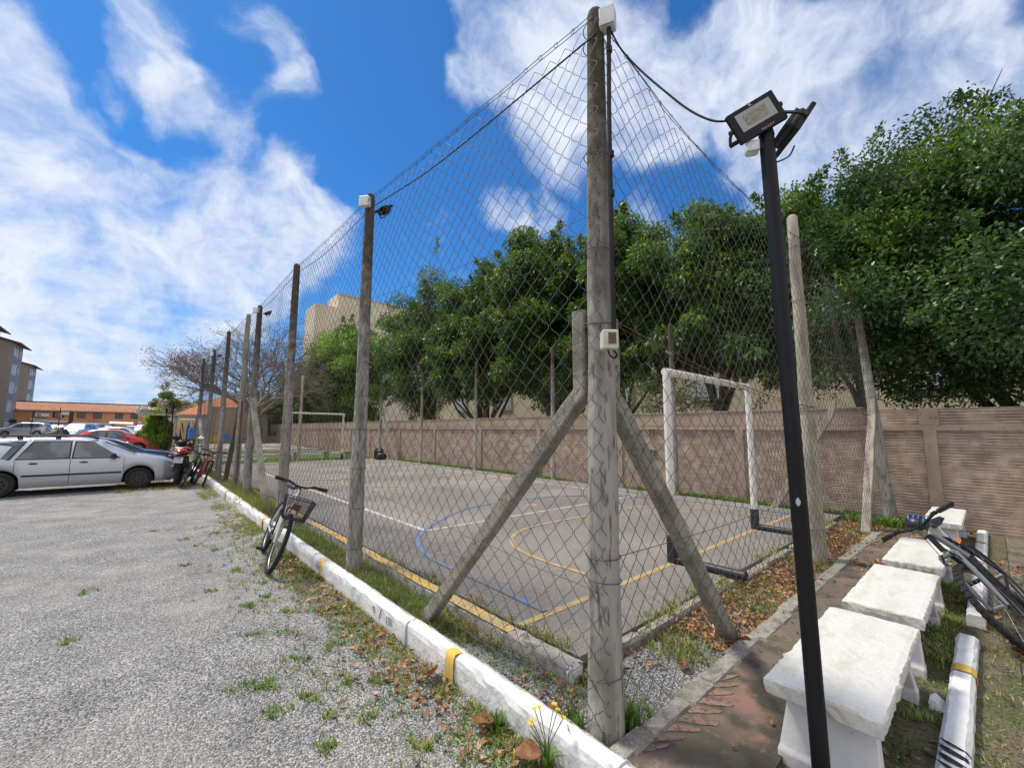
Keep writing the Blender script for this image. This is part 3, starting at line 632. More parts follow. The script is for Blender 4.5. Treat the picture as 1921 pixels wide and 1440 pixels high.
# cap band: painted beam, smooth parapet over the court, bricks again on the right
b = MB(); b.box((10.40, 31.0, 1.785), (.20, 81.0, .09)); b.build('beam', M['wall_frame'], wall, True)
b = MB(); b.box((10.405, 36.4, 1.995), (.175, 69.6, .31)); b.box((10.405, 36.4, 2.165), (.21, 69.6, .03)); b.build('parapet', M['wall_frame'], wall, True)
for i, y in enumerate([-8.9, -5.7, -2.5, .72, 3.83, 7.05, 10.3, 13.6, 17.1, 20.6, 24.4, 27.4, 30.6, 33.9, 37.2, 41, 45, 49]):
    b = MB(); b.box((10.395, y, .87), (.19, .17, 1.75), bev=.006); b.build('pillar', M['wall_frame'], wall, True)
    if y < 1: b = MB(); b.box((10.398, y, 1.98), (.175, .26, .30), bev=.006); b.build('pillar_block', M['wall_frame'], wall, True)
for (y, z) in ((6.03, 1.66), (6.02, 1.13)):
    b = MB(); b.box((10.335, y, z), (.03, .20, .19), 0)
    for k in range(3):
        for j in range(2): b.box((10.318, y - .048 + .096 * j, z - .055 + .055 * k), (.012, .06, .034), 1)
    b.build('vent_block', [M['wall_frame'], mat('dark_hole', (.02, .018, .016), 1)], wall, True)

# ------------------------------------------------------------------ chain-link fence
def octa_post(b, x, y, z0, z1, r0, r1, mi=0, lx=0.0, ly=0.0, seed=0):
    n = 10; rg = random.Random(seed); pts = []; rs = []; k = 12
    for i in range(k + 1):
        t = i / k; pts.append((x + lx * t + rg.uniform(-.003, .003), y + ly * t + rg.uniform(-.003, .003), z0 + (z1 - z0) * t)); rs.append((r0 + (r1 - r0) * t) * (1 + rg.uniform(-.02, .02)))
    pts += [(x + lx, y + ly, z1 + r1 * .45), (x + lx, y + ly, z1 + r1 * .75)]; rs += [r1 * .8, r1 * .35]
    b.tube(pts, rs, n, mi, True, True)
def make_post(fence, x, y, z1, r0=.088, r1=.055, z0=.0, m='post', split=None, lx=0.0, ly=0.0, seed=0, top_dark=True, label=None):
    b = MB(); octa_post(b, x, y, z0, z1, r0, r1, lx=lx, ly=ly, seed=seed)
    mats = [M[m]]
    if False:
        mats.append(M['post_dark']); 
        zc = split if split else z0 + (z1 - z0) * .62
        for i, f in enumerate(b.f):
            if min(b.v[j][2] for j in f) > zc: b.mi[i] = 1
    o = b.build('post', mats, fence, True)
    if label: o['label'] = label
    return o
def ties(fence, x, y, zs, r, seed=0, lx=0, zt=4.5):
    rg = random.Random(seed)
    for z in zs:
        t = z / zt; b = MB()
        b.torus((x + lx * t, y, z), (rg.uniform(-.12, .12), rg.uniform(-.12, .12), 1), r * (1 - .35 * t) + .005, .003, 14, 4)
        b.build('tie_wire', M['wire'], fence, True)

HW, HH = .0735, .075                      # half a diamond, width and height
def mesh_panel(fence, axis, fixed, a0, a1, ztop, z0=.12, rad=.0022, seed=0, slope=0.0, bow=.02):
    """chain-link wires between a0 and a1 along axis ('x' or 'y'); ztop(a) is the top edge"""
    rg = np.random.default_rng(seed)
    n = int(round((a1 - a0) / HW)); hw = (a1 - a0) / n; Vs = []; Fs = []; base = 0
    px = rg.uniform(0, 6, 4)
    def warp(a, z):
        o = bow * (np.sin(a * 1.9 + px[0]) * np.sin(z * 1.5 + px[1])) + .35 * bow * np.sin(a * 5.1 + z * 3 + px[2])
        da = .028 * np.sin(z * 2.3 + a * .9 + px[3]) + .012 * np.sin(z * 6 + a * 3.0)
        dz = .02 * np.sin(a * 2.7 + px[1]) + .012 * np.sin(a * 7.0 + z * 2 + px[0])
        e = np.minimum(np.minimum(a - a0, a1 - a), .5) / .5
        return o * e, da * e, dz * e
    for i in range(n):
        ac = a0 + (i + .5) * hw; zt = ztop(ac)
        kmax = int((zt - z0) / HH)
        k = np.arange(kmax + 1)
        aa = a0 + hw * (i + ((k + i) % 2)); zz = z0 + k * HH
        # round the corners of each zigzag a little
        A = []; Z = []; O = []
        for j in range(kmax + 1):
            s_ = 1 if ((j + i) % 2) else -1
            A += [aa[j] - s_ * hw * .10, aa[j] - s_ * hw * .10] if 0 < j < kmax else [aa[j]]
            Z += [zz[j] - HH * .16, zz[j] + HH * .16] if 0 < j < kmax else [zz[j]]
            O += [s_ * .0035, -s_ * .0035] if 0 < j < kmax else [0]
        A = np.array(A); Z = np.array(Z); O = np.array(O)
        o, da, dz = warp(A, Z)
        A = A + da; Z2 = Z + dz; O = O + o
        m_ = len(A); P = np.zeros((m_, 3))
        if axis == 'y': P[:, 0] = fixed + O + slope * Z; P[:, 1] = A
        else: P[:, 1] = fixed + O + slope * Z; P[:, 0] = A
        P[:, 2] = Z2
        T = np.gradient(P, axis=0); T /= np.linalg.norm(T, axis=1)[:, None] + 1e-9
        nrm_ = np.zeros((m_, 3)); nrm_[:, 0 if axis == 'y' else 1] = 1.0
        U = nrm_ - T * (T * nrm_).sum(1)[:, None]; U /= np.linalg.norm(U, axis=1)[:, None]; Wd = np.cross(T, U)
        for q in range(3):
            an = 2 * PI * q / 3
            Vs.append(P + (U * math.cos(an) + Wd * math.sin(an)) * rad)
        idx = base + np.arange(m_ - 1)
        for q in range(3):
            q2 = (q + 1) % 3
            Fs.append(np.stack([idx + q * m_, idx + q2 * m_, idx + q2 * m_ + 1, idx + q * m_ + 1], 1))
        base += 3 * m_
    return bulk('wire_mesh', np.concatenate(Vs), np.concatenate(Fs), M['wire'], fence, True, True)
def hwire(b, axis, fixed, a0, a1, z0, z1, sag=.02, r=.0022, twist=False):
    n = max(6, int(abs(a1 - a0) / .15)); pts = []
    for i in range(n + 1):
        t = i / n; a = a0 + (a1 - a0) * t; z = z0 + (z1 - z0) * t - sag * 4 * t * (1 - t)
        j = .006 * math.sin(a * 9) if twist else 0
        pts.append((fixed + j, a, z + j * .5) if axis == 'y' else (a, fixed + j, z + j * .5))
    b.tube(pts, r, 4, 0, False, True)

XF = 1.98
fl = thing('chain_link_fence', 'long tall chain-link fence on weathered concrete posts between car park and court', 'fence', (XF, 1.47, 0))
posts = [(1.47, 4.28), (4.97, 4.62), (8.28, 4.70), (11.4, 4.61), (12.95, 4.72), (16.08, 4.80), (19.4, 4.66), (22.9, 4.76)]
make_post(fl, 1.975, 1.47, 4.33, .098, .052, -.02, 'post', 3.15, lx=.01, seed=1, label='thickest corner post with a domed mossy top')
ties(fl, 1.975, 1.47, [.42, .9, 1.02, 2.3, 2.32, 2.75, 3.35, 4.1, 4.22], .098, 1)
for i, (y, z) in enumerate(posts[1:], 1):
    if i == 4:
        make_post(fl, XF, y, z, .085, .055, 0, 'post_pale', 2.25, seed=i, lx=.02)
    else: make_post(fl, XF, y, z, .09, .056, 0, 'post', seed=i, lx=.0)
    ties(fl, XF, y, [.35, .8, 1.25, 1.7, 2.1, 2.5, 3.2, 4.0, 4.4], .092, i)
def top_left(a):
    ys_ = [1.47, 1.9, 2.5, 3.6, 4.97, 5.6, 6.9, 8.28, 11.4, 12.95, 16.08, 19.4, 22.9]; zs_ = [4.24, 4.28, 4.29, 4.36, 4.50, 4.47, 4.49, 4.58, 4.52, 4.58, 4.60, 4.55, 4.6]
    return float(np.interp(a, ys_, zs_))
ends = [p[0] for p in posts]
for i in range(len(ends) - 1):
    mesh_panel(fl, 'y', XF - .105, ends[i] - (.07 if i == 0 else .0), ends[i + 1], top_left, .16, seed=i, bow=.02, slope=.009)
for i in range(len(ends) - 1):
    a, c = ends[i], ends[i + 1]
    for z0_, z1_, r_w in [(top_left(a) + .02 - off, top_left(c) + .02 - off, .0028) for off in (0.0, .03)] + [(z + (.18 if i % 2 else -.1), z - (.1 if i % 2 else -.18), .002) for z in (.30, .95, 3.05)]:
        b = MB(); hwire(b, 'y', XF - .108 + .009 * z0_, a - (.07 if i == 0 else 0), c, z0_, z1_, .02, r_w, True); b.build('tension_wire', M['wire'], fl, True)
# top edge curls of the mesh
def curls(fence, axis, fixed, a0, a1, ztop, step=.147):
    b = MB(); rg = random.Random(int(a0 * 10))
    a = a0 + .05
    while a < a1:
        z = ztop(a); c = (fixed, a, z + .012) if axis == 'y' else (a, fixed, z + .012)
        b.torus(c, (rg.uniform(-.4, .4), rg.uniform(-.4, .4), rg.uniform(-.3, .3)) if rg.random() < .2 else ((1, rg.uniform(-.6, .6), .2) if axis == 'y' else (rg.uniform(-.6, .6), 1, .2)), .016, .002, 8, 3)
        a += step
    b.build('twisted_edge', M['wire'], fence, True)['kind'] = 'stuff'
curls(fl, 'y', XF - .065, 1.4, 22.9, top_left)
# braces
def brace(fence, top, knee, foot, w=.065, m='brace', seed=0, label=None):
    """bent concrete brace: upright piece, knee and slanting leg"""
    b = MB(); rg = random.Random(seed); pts = []; rs = []
    T, K, F_ = Vector(top), Vector(knee), Vector(foot)
    seq = [T, T.lerp(K, .5), K, K.lerp(F_, .06)] + [K.lerp(F_, t) for t in (.2, .35, .5, .65, .8, .93, 1.0)]
    for i, p in enumerate(seq):
        pts.append(p + Vector((rg.uniform(-.004, .004), rg.uniform(-.004, .004), 0))); rs.append(w * (1.28 + .1 * (i / 10)) * (1 + rg.uniform(-.03, .03)))
    b.tube(pts, rs, 4, 0, True, False, ph=.5)
    # second loop to chip the edges
    o = b.build('brace', M[m], fence, True)
    md = o.modifiers.new('bevel', 'BEVEL'); md.width = .012; md.segments = 2
    if label: o['label'] = label
    return o
brace(fl, (1.985, 1.60, 2.42), (1.985, 1.605, 1.93), (1.95, 3.40, -.02), .052, 'brace', 1)
brace(fl, (XF, 11.28, 2.4), (XF, 11.2, 2.1), (2.05, 9.6, -.02), .06, 'post_pale', 2)
brace(fl, (XF, 13.1, 2.3), (XF, 13.2, 2.05), (2.05, 15.2, -.02), .06, 'post_dark', 3)
brace(fl, (XF, 22.7, 2.4), (XF, 22.6, 2.1), (2.05, 19.7, -.02), .06, 'post', 4)
# rusty gate frame between the fourth and fifth posts
b = MB(); b.tube([(XF, 12.80, .1), (XF, 12.80, 2.42)], .022, 8); b.tube([(XF, 12.80, 2.42), (XF, 11.5, 2.40)], .02, 8); b.tube([(XF, 11.52, .15), (XF, 11.5, 2.40)], .02, 8); b.tube([(XF, 12.8, .2), (XF, 11.5, .2)], .018, 8)
for z in (.45, 1.2, 2.0): b.cyl((XF, 12.84, z), .03, .09, 'Z', 8)
b.build('gate_frame', M['rust'], fl, True)

# short side
YS = 1.52
fs = thing('chain_link_fence', 'short chain-link fence behind the near goal from the corner post to the brick wall', 'fence', (6.4, YS, 0))
make_post(fs, 6.44, 1.545, 4.52, .095, .062, 0, 'post_pale', seed=21, lx=-.13, top_dark=False, label='pale upright post nearest the benches')
make_post(fs, 10.12, 1.30, 3.85, .10, .06, 0, 'post', 2.4, seed=22, lx=-.13, ly=.2)
ties(fs, 6.44, 1.545, [.5, 1.95, 2.0, 3.4, 4.1], .098, 5, lx=-.13)
ties(fs, 10.10, 1.33, [.5, 1.0], .10, 6)
def top_short(a): return float(np.interp(a, [2.0, 2.25, 2.6, 3.0, 3.5, 4.2, 5.1, 6.3, 7.2, 8.5, 10.05], [4.28, 4.22, 4.14, 4.07, 4.03, 4.02, 4.03, 4.16, 4.02, 3.96, 3.90]))
mesh_panel(fs, 'x', YS - .125, 1.875, 6.38, top_short, .14, seed=11, bow=.035, slope=.012)
mesh_panel(fs, 'x', YS - .125, 6.38, 10.02, top_short, .14, seed=12, bow=.03, slope=.012)
for a, c in ((2.03, 6.38), (6.38, 10.05)):
    b = MB(); pts = [(a + (c - a) * i / 30, YS - .075, top_short(a + (c - a) * i / 30) + .02 + .006 * math.sin(i * 2.1)) for i in range(31)]
    b.tube(pts, .0028, 4, 0, False); b.build('tension_wire', M['wire'], fs, True)
    b = MB(); b.tube([(p[0], p[1] + .006 * math.cos(k), p[2] - .02 + .006 * math.sin(k)) for k, p in enumerate(pts)], .0024, 4, 0, False); b.build('tension_wire', M['wire'], fs, True)
    b = MB(); hwire(b, 'x', YS - .115, a, c, 1.02, 1.07, .05, .0024); b.build('tension_wire', M['wire'], fs, True)
    b = MB(); hwire(b, 'x', YS - .10, a, c, 2.35, 2.0, .09, .0034, True); b.build('rusty_tension_wire', M['rust_wire'], fs, True)
    b = MB(); hwire(b, 'x', YS - .095, a, c, 2.33, 2.02, .12, .0028, True); b.build('rusty_tension_wire', M['rust_wire'], fs, True)
curls(fs, 'x', YS - .075, 1.95, 10.0, top_short)
brace(fs, (2.125, 1.52, 2.38), (2.135, 1.52, 1.92), (3.68, 1.47, -.02), .054, 'brace', 6)
brace(fs, (10.0, 1.42, 2.30), (9.96, 1.42, 2.0), (8.74, 1.46, -.02), .062, 'post_pale', 7)

# long side along the wall, and the far end
XB = 9.85
fb = thing('chain_link_fence', 'chain-link fence along the brick wall on the far long side of the court', 'fence', (XB, 12, 0))
fb_y = [1.75, 5.16, 9.2, 13.3, 17.5, 21.9]
for i, y in enumerate(fb_y[1:]): make_post(fb, XB, y, 4.35 if i < 4 else 4.0, .075, .055, 0, 'post', seed=40 + i)
brace(fb, (XB, 1.95, 2.3), (XB, 2.0, 2.05), (XB + .02, 3.15, .0), .06, 'post_pale', 8)
brace(fb, (XB, 21.7, 2.4), (XB, 21.5, 2.2), (XB, 19.7, .0), .065, 'post', 9)
for i in range(len(fb_y) - 1): mesh_panel(fb, 'y', XB, fb_y[i], fb_y[i + 1], lambda a: 4.1, .15, seed=60 + i, rad=.0010)
ff = thing('chain_link_fence', 'far end chain-link fence standing behind the distant goal', 'fence', (6, 22.6, 0))
for i, x in enumerate((5.98,)): make_post(ff, x, 22.5, 4.3, .08, .06, 0, 'post_pale', seed=50 + i, top_dark=False)
mesh_panel(ff, 'x', 22.5, 2.0, 5.98, lambda a: 4.0, .15, seed=71, rad=.0012); mesh_panel(ff, 'x', 22.5, 5.98, 9.9, lambda a: 4.0, .15, seed=72, rad=.0012)

# ------------------------------------------------------------------ goals
def goal(label, y, back, paint, xa=4.80, xb=7.40, h=2.42):
    root = thing('goal', label, 'goal', ((xa + xb) / 2, y, .18), group='white steel goals on the court')
    def L_(x, yy, z): return (x - (xa + xb) / 2, yy, z)
    for x in (xa, xb):
        b = MB(); b.tube([L_(x, 0, .30), L_(x, 0, h - .18 - .02)], .047, 14); b.build('post', M[paint], root)
        b = MB(); b.box(L_(x, 0, .16), (.105, .10, .31), bev=.012); b.build('post_sleeve', M['goal_black'], root)
        b = MB(); b.tube([L_(x, .02, .045), L_(x, back, .045)], .045, 14); b.tube([L_(x, back * .96, .045), L_(x, back * 1.02, .045)], .05, 14); b.build('ground_bar', M['goal_black'], root)
    b = MB(); b.tube([L_(xa - .045, 0, h - .18), L_(xb + .045, 0, h - .18)], .047, 14); b.build('crossbar', M[paint], root)
    return root
goal('nearest white goal with black ground bars on the yellow goal line', 2.585, -.78, 'goal')
goal('distant rust-stained white goal at the other end of the court', 21.8, .8, 'rusty_white', 5.4, 7.82, 2.46)
# ------------------------------------------------------------------ benches
def bench(label, x0, x1, y0, y1, zt=.50, th=.085, zg=.10, seed=0, chipped=False):
    cx, cy = (x0 + x1) / 2, (y0 + y1) / 2
    root = thing('concrete_bench', label, 'bench', (cx, cy, zg), group='white concrete benches along the path')
    # seat slab: dense grid with ragged edges
    rg = np.random.default_rng(seed); nxs, nys = 34, 14
    Lx, Ly = x1 - x0, y1 - y0; V = []; F = []
    top = zt - zg
    xs_ = np.linspace(-Lx / 2, Lx / 2, nxs + 1); ys_ = np.linspace(-Ly / 2, Ly / 2, nys + 1)
    edge = lambda: rg.normal(0, .0026)
    for j, yy in enumerate(ys_):
        for i, xx in enumerate(xs_):
            e = (i in (0, nxs)) + (j in (0, nys))
            dz = -.006 * (e > 0) - .007 * (e > 1) + rg.normal(0, .0012)
            V.append((xx + (edge() - .004 * np.sign(xx) if i in (0, nxs) else 0), yy + (edge() - .004 * np.sign(yy) if j in (0, nys) else 0), top + dz))
    nn = nxs + 1
    F += [(j * nn + i, j * nn + i + 1, (j + 1) * nn + i + 1, (j + 1) * nn + i) for j in range(nys) for i in range(nxs)]
    ring = [i for i in range(nn)] + [j * nn + nxs for j in range(1, nys + 1)] + [nys * nn + i for i in range(nxs - 1, -1, -1)] + [j * nn for j in range(nys - 1, 0, -1)]
    prev = ring
    for dz, ins in ((-.016, -.005), (-.045, -.004), (-th + .008, .0), (-th, .008)):
        cur_ = []
        for q in ring:
            x_, y_, _ = V[q]; sx = np.sign(x_) if abs(abs(x_) - Lx / 2) < .03 else 0; sy = np.sign(y_) if abs(abs(y_) - Ly / 2) < .03 else 0
            V.append((x_ - sx * (ins + rg.normal(0, .0018)), y_ - sy * (ins + rg.normal(0, .0018)), top + dz + rg.normal(0, .0012))); cur_.append(len(V) - 1)
        for k in range(len(ring)):
            k2 = (k + 1) % len(ring); F.append((prev[k], cur_[k], cur_[k2], prev[k2]))
        prev = cur_
    b = MB(); b.add(V, F, 0, False); b.add([V[q] for q in prev], [tuple(range(len(prev) - 1, -1, -1))])
    b.build('seat', M['bench'], root)
    for s_ in (-1, 1):
        b = MB(); xo = s_ * (Lx / 2 - .09); xi = s_ * (Lx / 2 - .20); w0 = Ly / 2 - .02; w1 = Ly / 2 - .055; zt_ = top - th + .003
        t_ = .032
        V = []
        for (xc, hw_, z, t_) in ((xo, w0 - .002, -.04, .042), (xo, w0 - .002, .055, .042), (xo - s_ * .008, w0 - .008, .075, .032), (xi, w1, zt_, .030)):
            V += [(xc - t_, -hw_, z), (xc + t_, -hw_, z), (xc + t_, hw_, z), (xc - t_, hw_, z)]
        F = [(3, 2, 1, 0), (12, 13, 14, 15)]
        for q in range(3):
            for k in range(4): F.append((q * 4 + k, q * 4 + (k + 1) % 4, q * 4 + 4 + (k + 1) % 4, q * 4 + 4 + k))
        b.add(V, F)
        o = b.build('leg', M['bench_leg'], root); md = o.modifiers.new('bevel', 'BEVEL'); md.width = .008; md.segments = 2
    return root
bench('nearest white concrete bench, right behind the black lamp pole', 2.43, 3.73, .395, .845, seed=1)
bench('second white concrete bench, between the nearest bench and the one under the bicycle', 3.93, 5.22, .39, .82, seed=2)
bench('third white concrete bench with the bicycle handlebars resting on it', 5.48, 6.78, .385, .80, seed=3)
bench('last white concrete bench with a chipped edge, in front of the brick wall', 8.15, 9.75, .36, .74, .52, seed=4)
b = MB(); b.box((3.66, .345, .115), (.16, .07, .05), bev=.016, taper=.8); setp(b.build('broken_stone', M['kerb'], rough=.008), 'small broken white stone lying in the grass beside the kerb', 'stone')

# ------------------------------------------------------------------ lamp pole, floodlights, junction boxes
lp = thing('lamp_pole', 'slim black steel lamp pole leaning slightly in front of the nearest bench', 'lamp pole', (2.36, .61, .09))
b = MB(); b.tube([(0, 0, 0), (-.06, .009, 1.6), (-.125, .02, 3.085)], [.0355, .0345, .0335], 24); b.build('pole', M['black_pole'], lp)
b = MB(); b.box((0, 0, .012), (.17, .17, .02), bev=.008); b.build('base_plate', M['black_pole'], lp)
b = MB(); b.tube([(-.125, .02, 3.07), (-.126, .02, 3.10)], [.036, .031], 24); b.build('pole_cap', M['black_plastic'], lp)
b = MB(); c0 = Vector((-.063, .0, 1.22))
cc = Vector((-.0525 - .0352 * .966, .008 - .0352 * .259, 1.295)); ux = Vector((.259, -.966, 0)); b.add([cc + ux * a_ * .011 + Vector((0, 0, c_ * .02)) for a_, c_ in ((-.9, -.2), (-.2, -1), (.6, -.7), (.95, .1), (.5, .6), (0, 1), (-.6, .5))], [(0, 1, 2, 3, 4, 5, 6)]); b.build('paint_chip', mat('pale_blue_chip', (.42, .50, .55), .7), lp)
def basis(u, v):
    u = Vector(u).normalized(); n = u.cross(Vector(v)).normalized(); v = n.cross(u); return Matrix((u, v, n)).transposed()
def floodlight(label, loc, rotm, w=.27, h=.185, brand=True, arm=None, group='black LED floodlights on the fence posts and the lamp pole'):
    """local x along the width, y along the height, z out of the glass"""
    root = thing('floodlight', label, 'floodlight', loc, group=group)
    root.rotation_euler = rotm.to_euler()
    b = MB(); fr = .030
    b.box((0, 0, -.012), (w, h, .024), bev=.004)
    b.build('housing', M['black_plastic'], root)
    b = MB(); b.box((0, 0, -.035), (w * .78, h * .70, .03), bev=.008)
    for k in range(9): b.box((-w * .32 + k * w * .08, 0, -.058), (.005, h * .6, .022))
    b.build('heat_sink', M['charcoal'], root)
    b = MB(); b.box((0, h * .06, .0015), (w - 2.1 * fr, h - 2.3 * fr, .003)); g = b.build('glass', M['lamp_glass'], root)
    b = MB(); b.box((0, h * .06, .0042), ((w - 2 * fr) * .62, (h - 2 * fr) * .52, .002)); b.build('led_board', M['led'], root)
    if brand:
        t_ = text('lettering', 'MAXXY', Vector((.02, -h * .43, .001)), Matrix.Identity(3), .017, M['print'], None, 1.0, .0004); t_.parent = root
        b = MB(); b.add([(-.012, h * .5, .0012), (.002, h * .5, .0012), (.006, h * .40, .0012), (.013, h * .385, .0045), (-.012, h * .385, .0045), (-.004, h * .41, .0012)], [(0, 5, 4, 3, 2, 1)]); b.build('sensor_strip', M['lamp_glass'], root)
    b = MB(); s_ = arm or .13
    for sx in (-1, 1):
        b.tube([(sx * (w / 2 + .004), 0, -.02), (sx * (w / 2 + .004), -.01, -.055), (sx * w * .42, -.02, -s_)], .0075, 4, 0, True, False, ph=.5)
        b.cyl((sx * (w / 2 + .008), 0, -.02), .013, .012, 'X', 10)
    b.box((0, -.02, -s_), (w * .86, .022, .006)); b.build('bracket', M['charcoal'], root)
    return root
def cable(name, label, pts, r=.004, m='black_plastic', sub=8):
    P = [Vector(p) for p in pts]; o_ = []
    for i in range(len(P) - 1):
        a = P[max(i - 1, 0)]; b_ = P[i]; c = P[i + 1]; d = P[min(i + 2, len(P) - 1)]
        for k in range(sub):
            t = k / sub; o_.append(.5 * ((2 * b_) + (c - a) * t + (2 * a - 5 * b_ + 4 * c - d) * t * t + (3 * b_ - a - 3 * c + d) * t ** 3))
    o_.append(P[-1]); b = MB(); b.tube(o_, r, 6)
    o = b.build(name, M[m])
    if label: setp(o, label, 'cable')
    return o
TL, TR, BR, BL = Vector((2.0654, .736, 3.2502)), Vector((2.185, .5722, 3.356)), Vector((2.2356, .552, 3.2042)), Vector((2.1114, .7038, 3.1002))
uu = TR - TL; vv = TL - BL
floodlight('large black floodlight on top of the lamp pole, its pale glass facing the viewer', (TL + TR + BR + BL) / 4, basis(uu, vv), .238, .162)
fl2 = floodlight('black floodlight seen edge-on at the right of the lamp pole', Vector((2.365, .535, 3.195)), basis((-.55, .62, -.05), (.10, -.02, .3)), .22, .16, False, .11)
fl2.rotation_euler = basis((.75, .66, 0.0), (.33, -.42, .80)).to_euler()
jb = MB(); jb.box((0, 0, 0), (.10, .10, .07), bev=.012)
def jbox(name, label, loc, rz, size, m='white_plastic', group=None):
    root = thing(name, label, 'junction box', loc, rz, group)
    b = MB(); b.box((0, 0, 0), size, bev=.008); b.build('box', M[m], root)
    b = MB(); b.box((-size[0] / 2 - .004, 0, 0), (.009, size[1] * .98, size[2] * .98), bev=.004); 
    for sy in (-1, 1):
        for sz in (-1, 1): b.cyl((-size[0] / 2 - .0085, sy * size[1] * .40, sz * size[2] * .40), .0045, .004, 'X', 8)
    b.build('lid', M[m], root)
    return root
GJ = 'white junction boxes at the tops of the posts'
jbox('junction_box', 'pale junction box tucked under the large floodlight on the lamp pole', (2.19, .685, 3.10), R_(30), (.05, .06, .055), group=GJ)
jbox('junction_box', 'white junction box on top of the corner post', (2.0, 1.385, 4.235), R_(25), (.075, .095, .125), group=GJ)
# floodlights along the long fence
for i, (y, zt, lab) in enumerate([(4.97, 4.60, 'first post after the corner'), (11.4, 4.60, 'post beside the gate'), (19.4, 4.60, 'farthest lit post')]):
    jbox('junction_box', 'small white junction box on the ' + lab, (XF - .075, y - .03, zt - .09), R_(38), (.06, .13, .13), group=GJ)
    f = floodlight('black floodlight facing the court from the ' + lab, Vector((XF + .15, y - .06, zt - .10)), basis((-.15, 1, 0), (.75, .1, .66)) @ Matrix.Rotation(0, 3, 'X'), .22, .15, False, .10)
    f.rotation_euler = basis((.1, -1, 0), (.86, .0, .45)).to_euler()
# conduit and switch box on the corner post
cd = thing('conduit', 'thin black conduit pipe strapped down the side of the corner post', 'conduit', (2.06, 1.36, 2.4))
b = MB(); b.tube([(1.995, 1.375, 4.17), (1.975, 1.372, 3.63), (1.955, 1.36, 2.95), (1.945, 1.352, 2.6), (1.935, 1.343, 2.24)], .0135, 12); b.build('pipe', M['black_plastic'], cd, True)
b = MB()
for z in (4.02, 3.32, 3.07): b.cyl((1.935 + (z - 2.24) * .031, 1.343 + (z - 2.24) * .0165, z), .018, .035, 'Z', 12)
b.build('pipe_sleeve', M['black_plastic'], cd, True)
sw = thing('switch_box', 'cream switch box with a small window on the corner post', 'switch box', (1.875, 1.335, 2.185), R_(20))
sw.rotation_euler = (0, 0, R_(48))
b = MB(); b.box((0, 0, 0), (.07, .085, .105), bev=.010); b.build('box', M['cream_plastic'], sw)
b = MB(); b.box((-.039, .0, 0), (.012, .084, .103), bev=.005); b.build('cover', M['cream_plastic'], sw)
b = MB(); b.box((-.0455, -.008, .004), (.003, .042, .062)); b.build('window', mat('brown_window', (.10, .055, .035), .15, [(30, (.22, .15, .10), .5, .7)]), sw)
cable('power_cable', 'black cable loop hanging under the cream switch box', [(1.87, 1.34, 2.14), (1.87, 1.325, 2.10), (1.89, 1.31, 2.09), (1.91, 1.31, 2.11), (1.90, 1.33, 2.14)], .005)
cable('power_cable', 'black cable sagging from the corner post to the lamp pole', [(2.01, 1.37, 4.16), (2.025, 1.31, 4.0), (2.04, 1.20, 3.80), (2.05, 1.06, 3.58), (2.06, .93, 3.39), (2.07, .82, 3.27), (2.09, .745, 3.235)], .0055)
cable('power_cable', 'black cable running along the top of the long fence', [(1.93, 1.42, 4.13), (1.93, 2.3, 4.15), (1.93, 3.4, 4.20), (1.93, 4.4, 4.33), (1.96, 4.9, 4.43)], .006)
cable('power_cable', 'thin cable strung along the fence past the second bay', [(1.96, 5.0, 4.42), (1.94, 6.6, 4.36), (1.95, 8.2, 4.5), (1.94, 9.8, 4.42), (1.96, 11.3, 4.5)], .004)
cable('power_cable', 'short cable curling from the edge-on floodlight back to the lamp pole', [(2.392, .552, 3.144), (2.355, .57, 3.08), (2.30, .607, 3.043), (2.26, .63, 3.034)], .004)

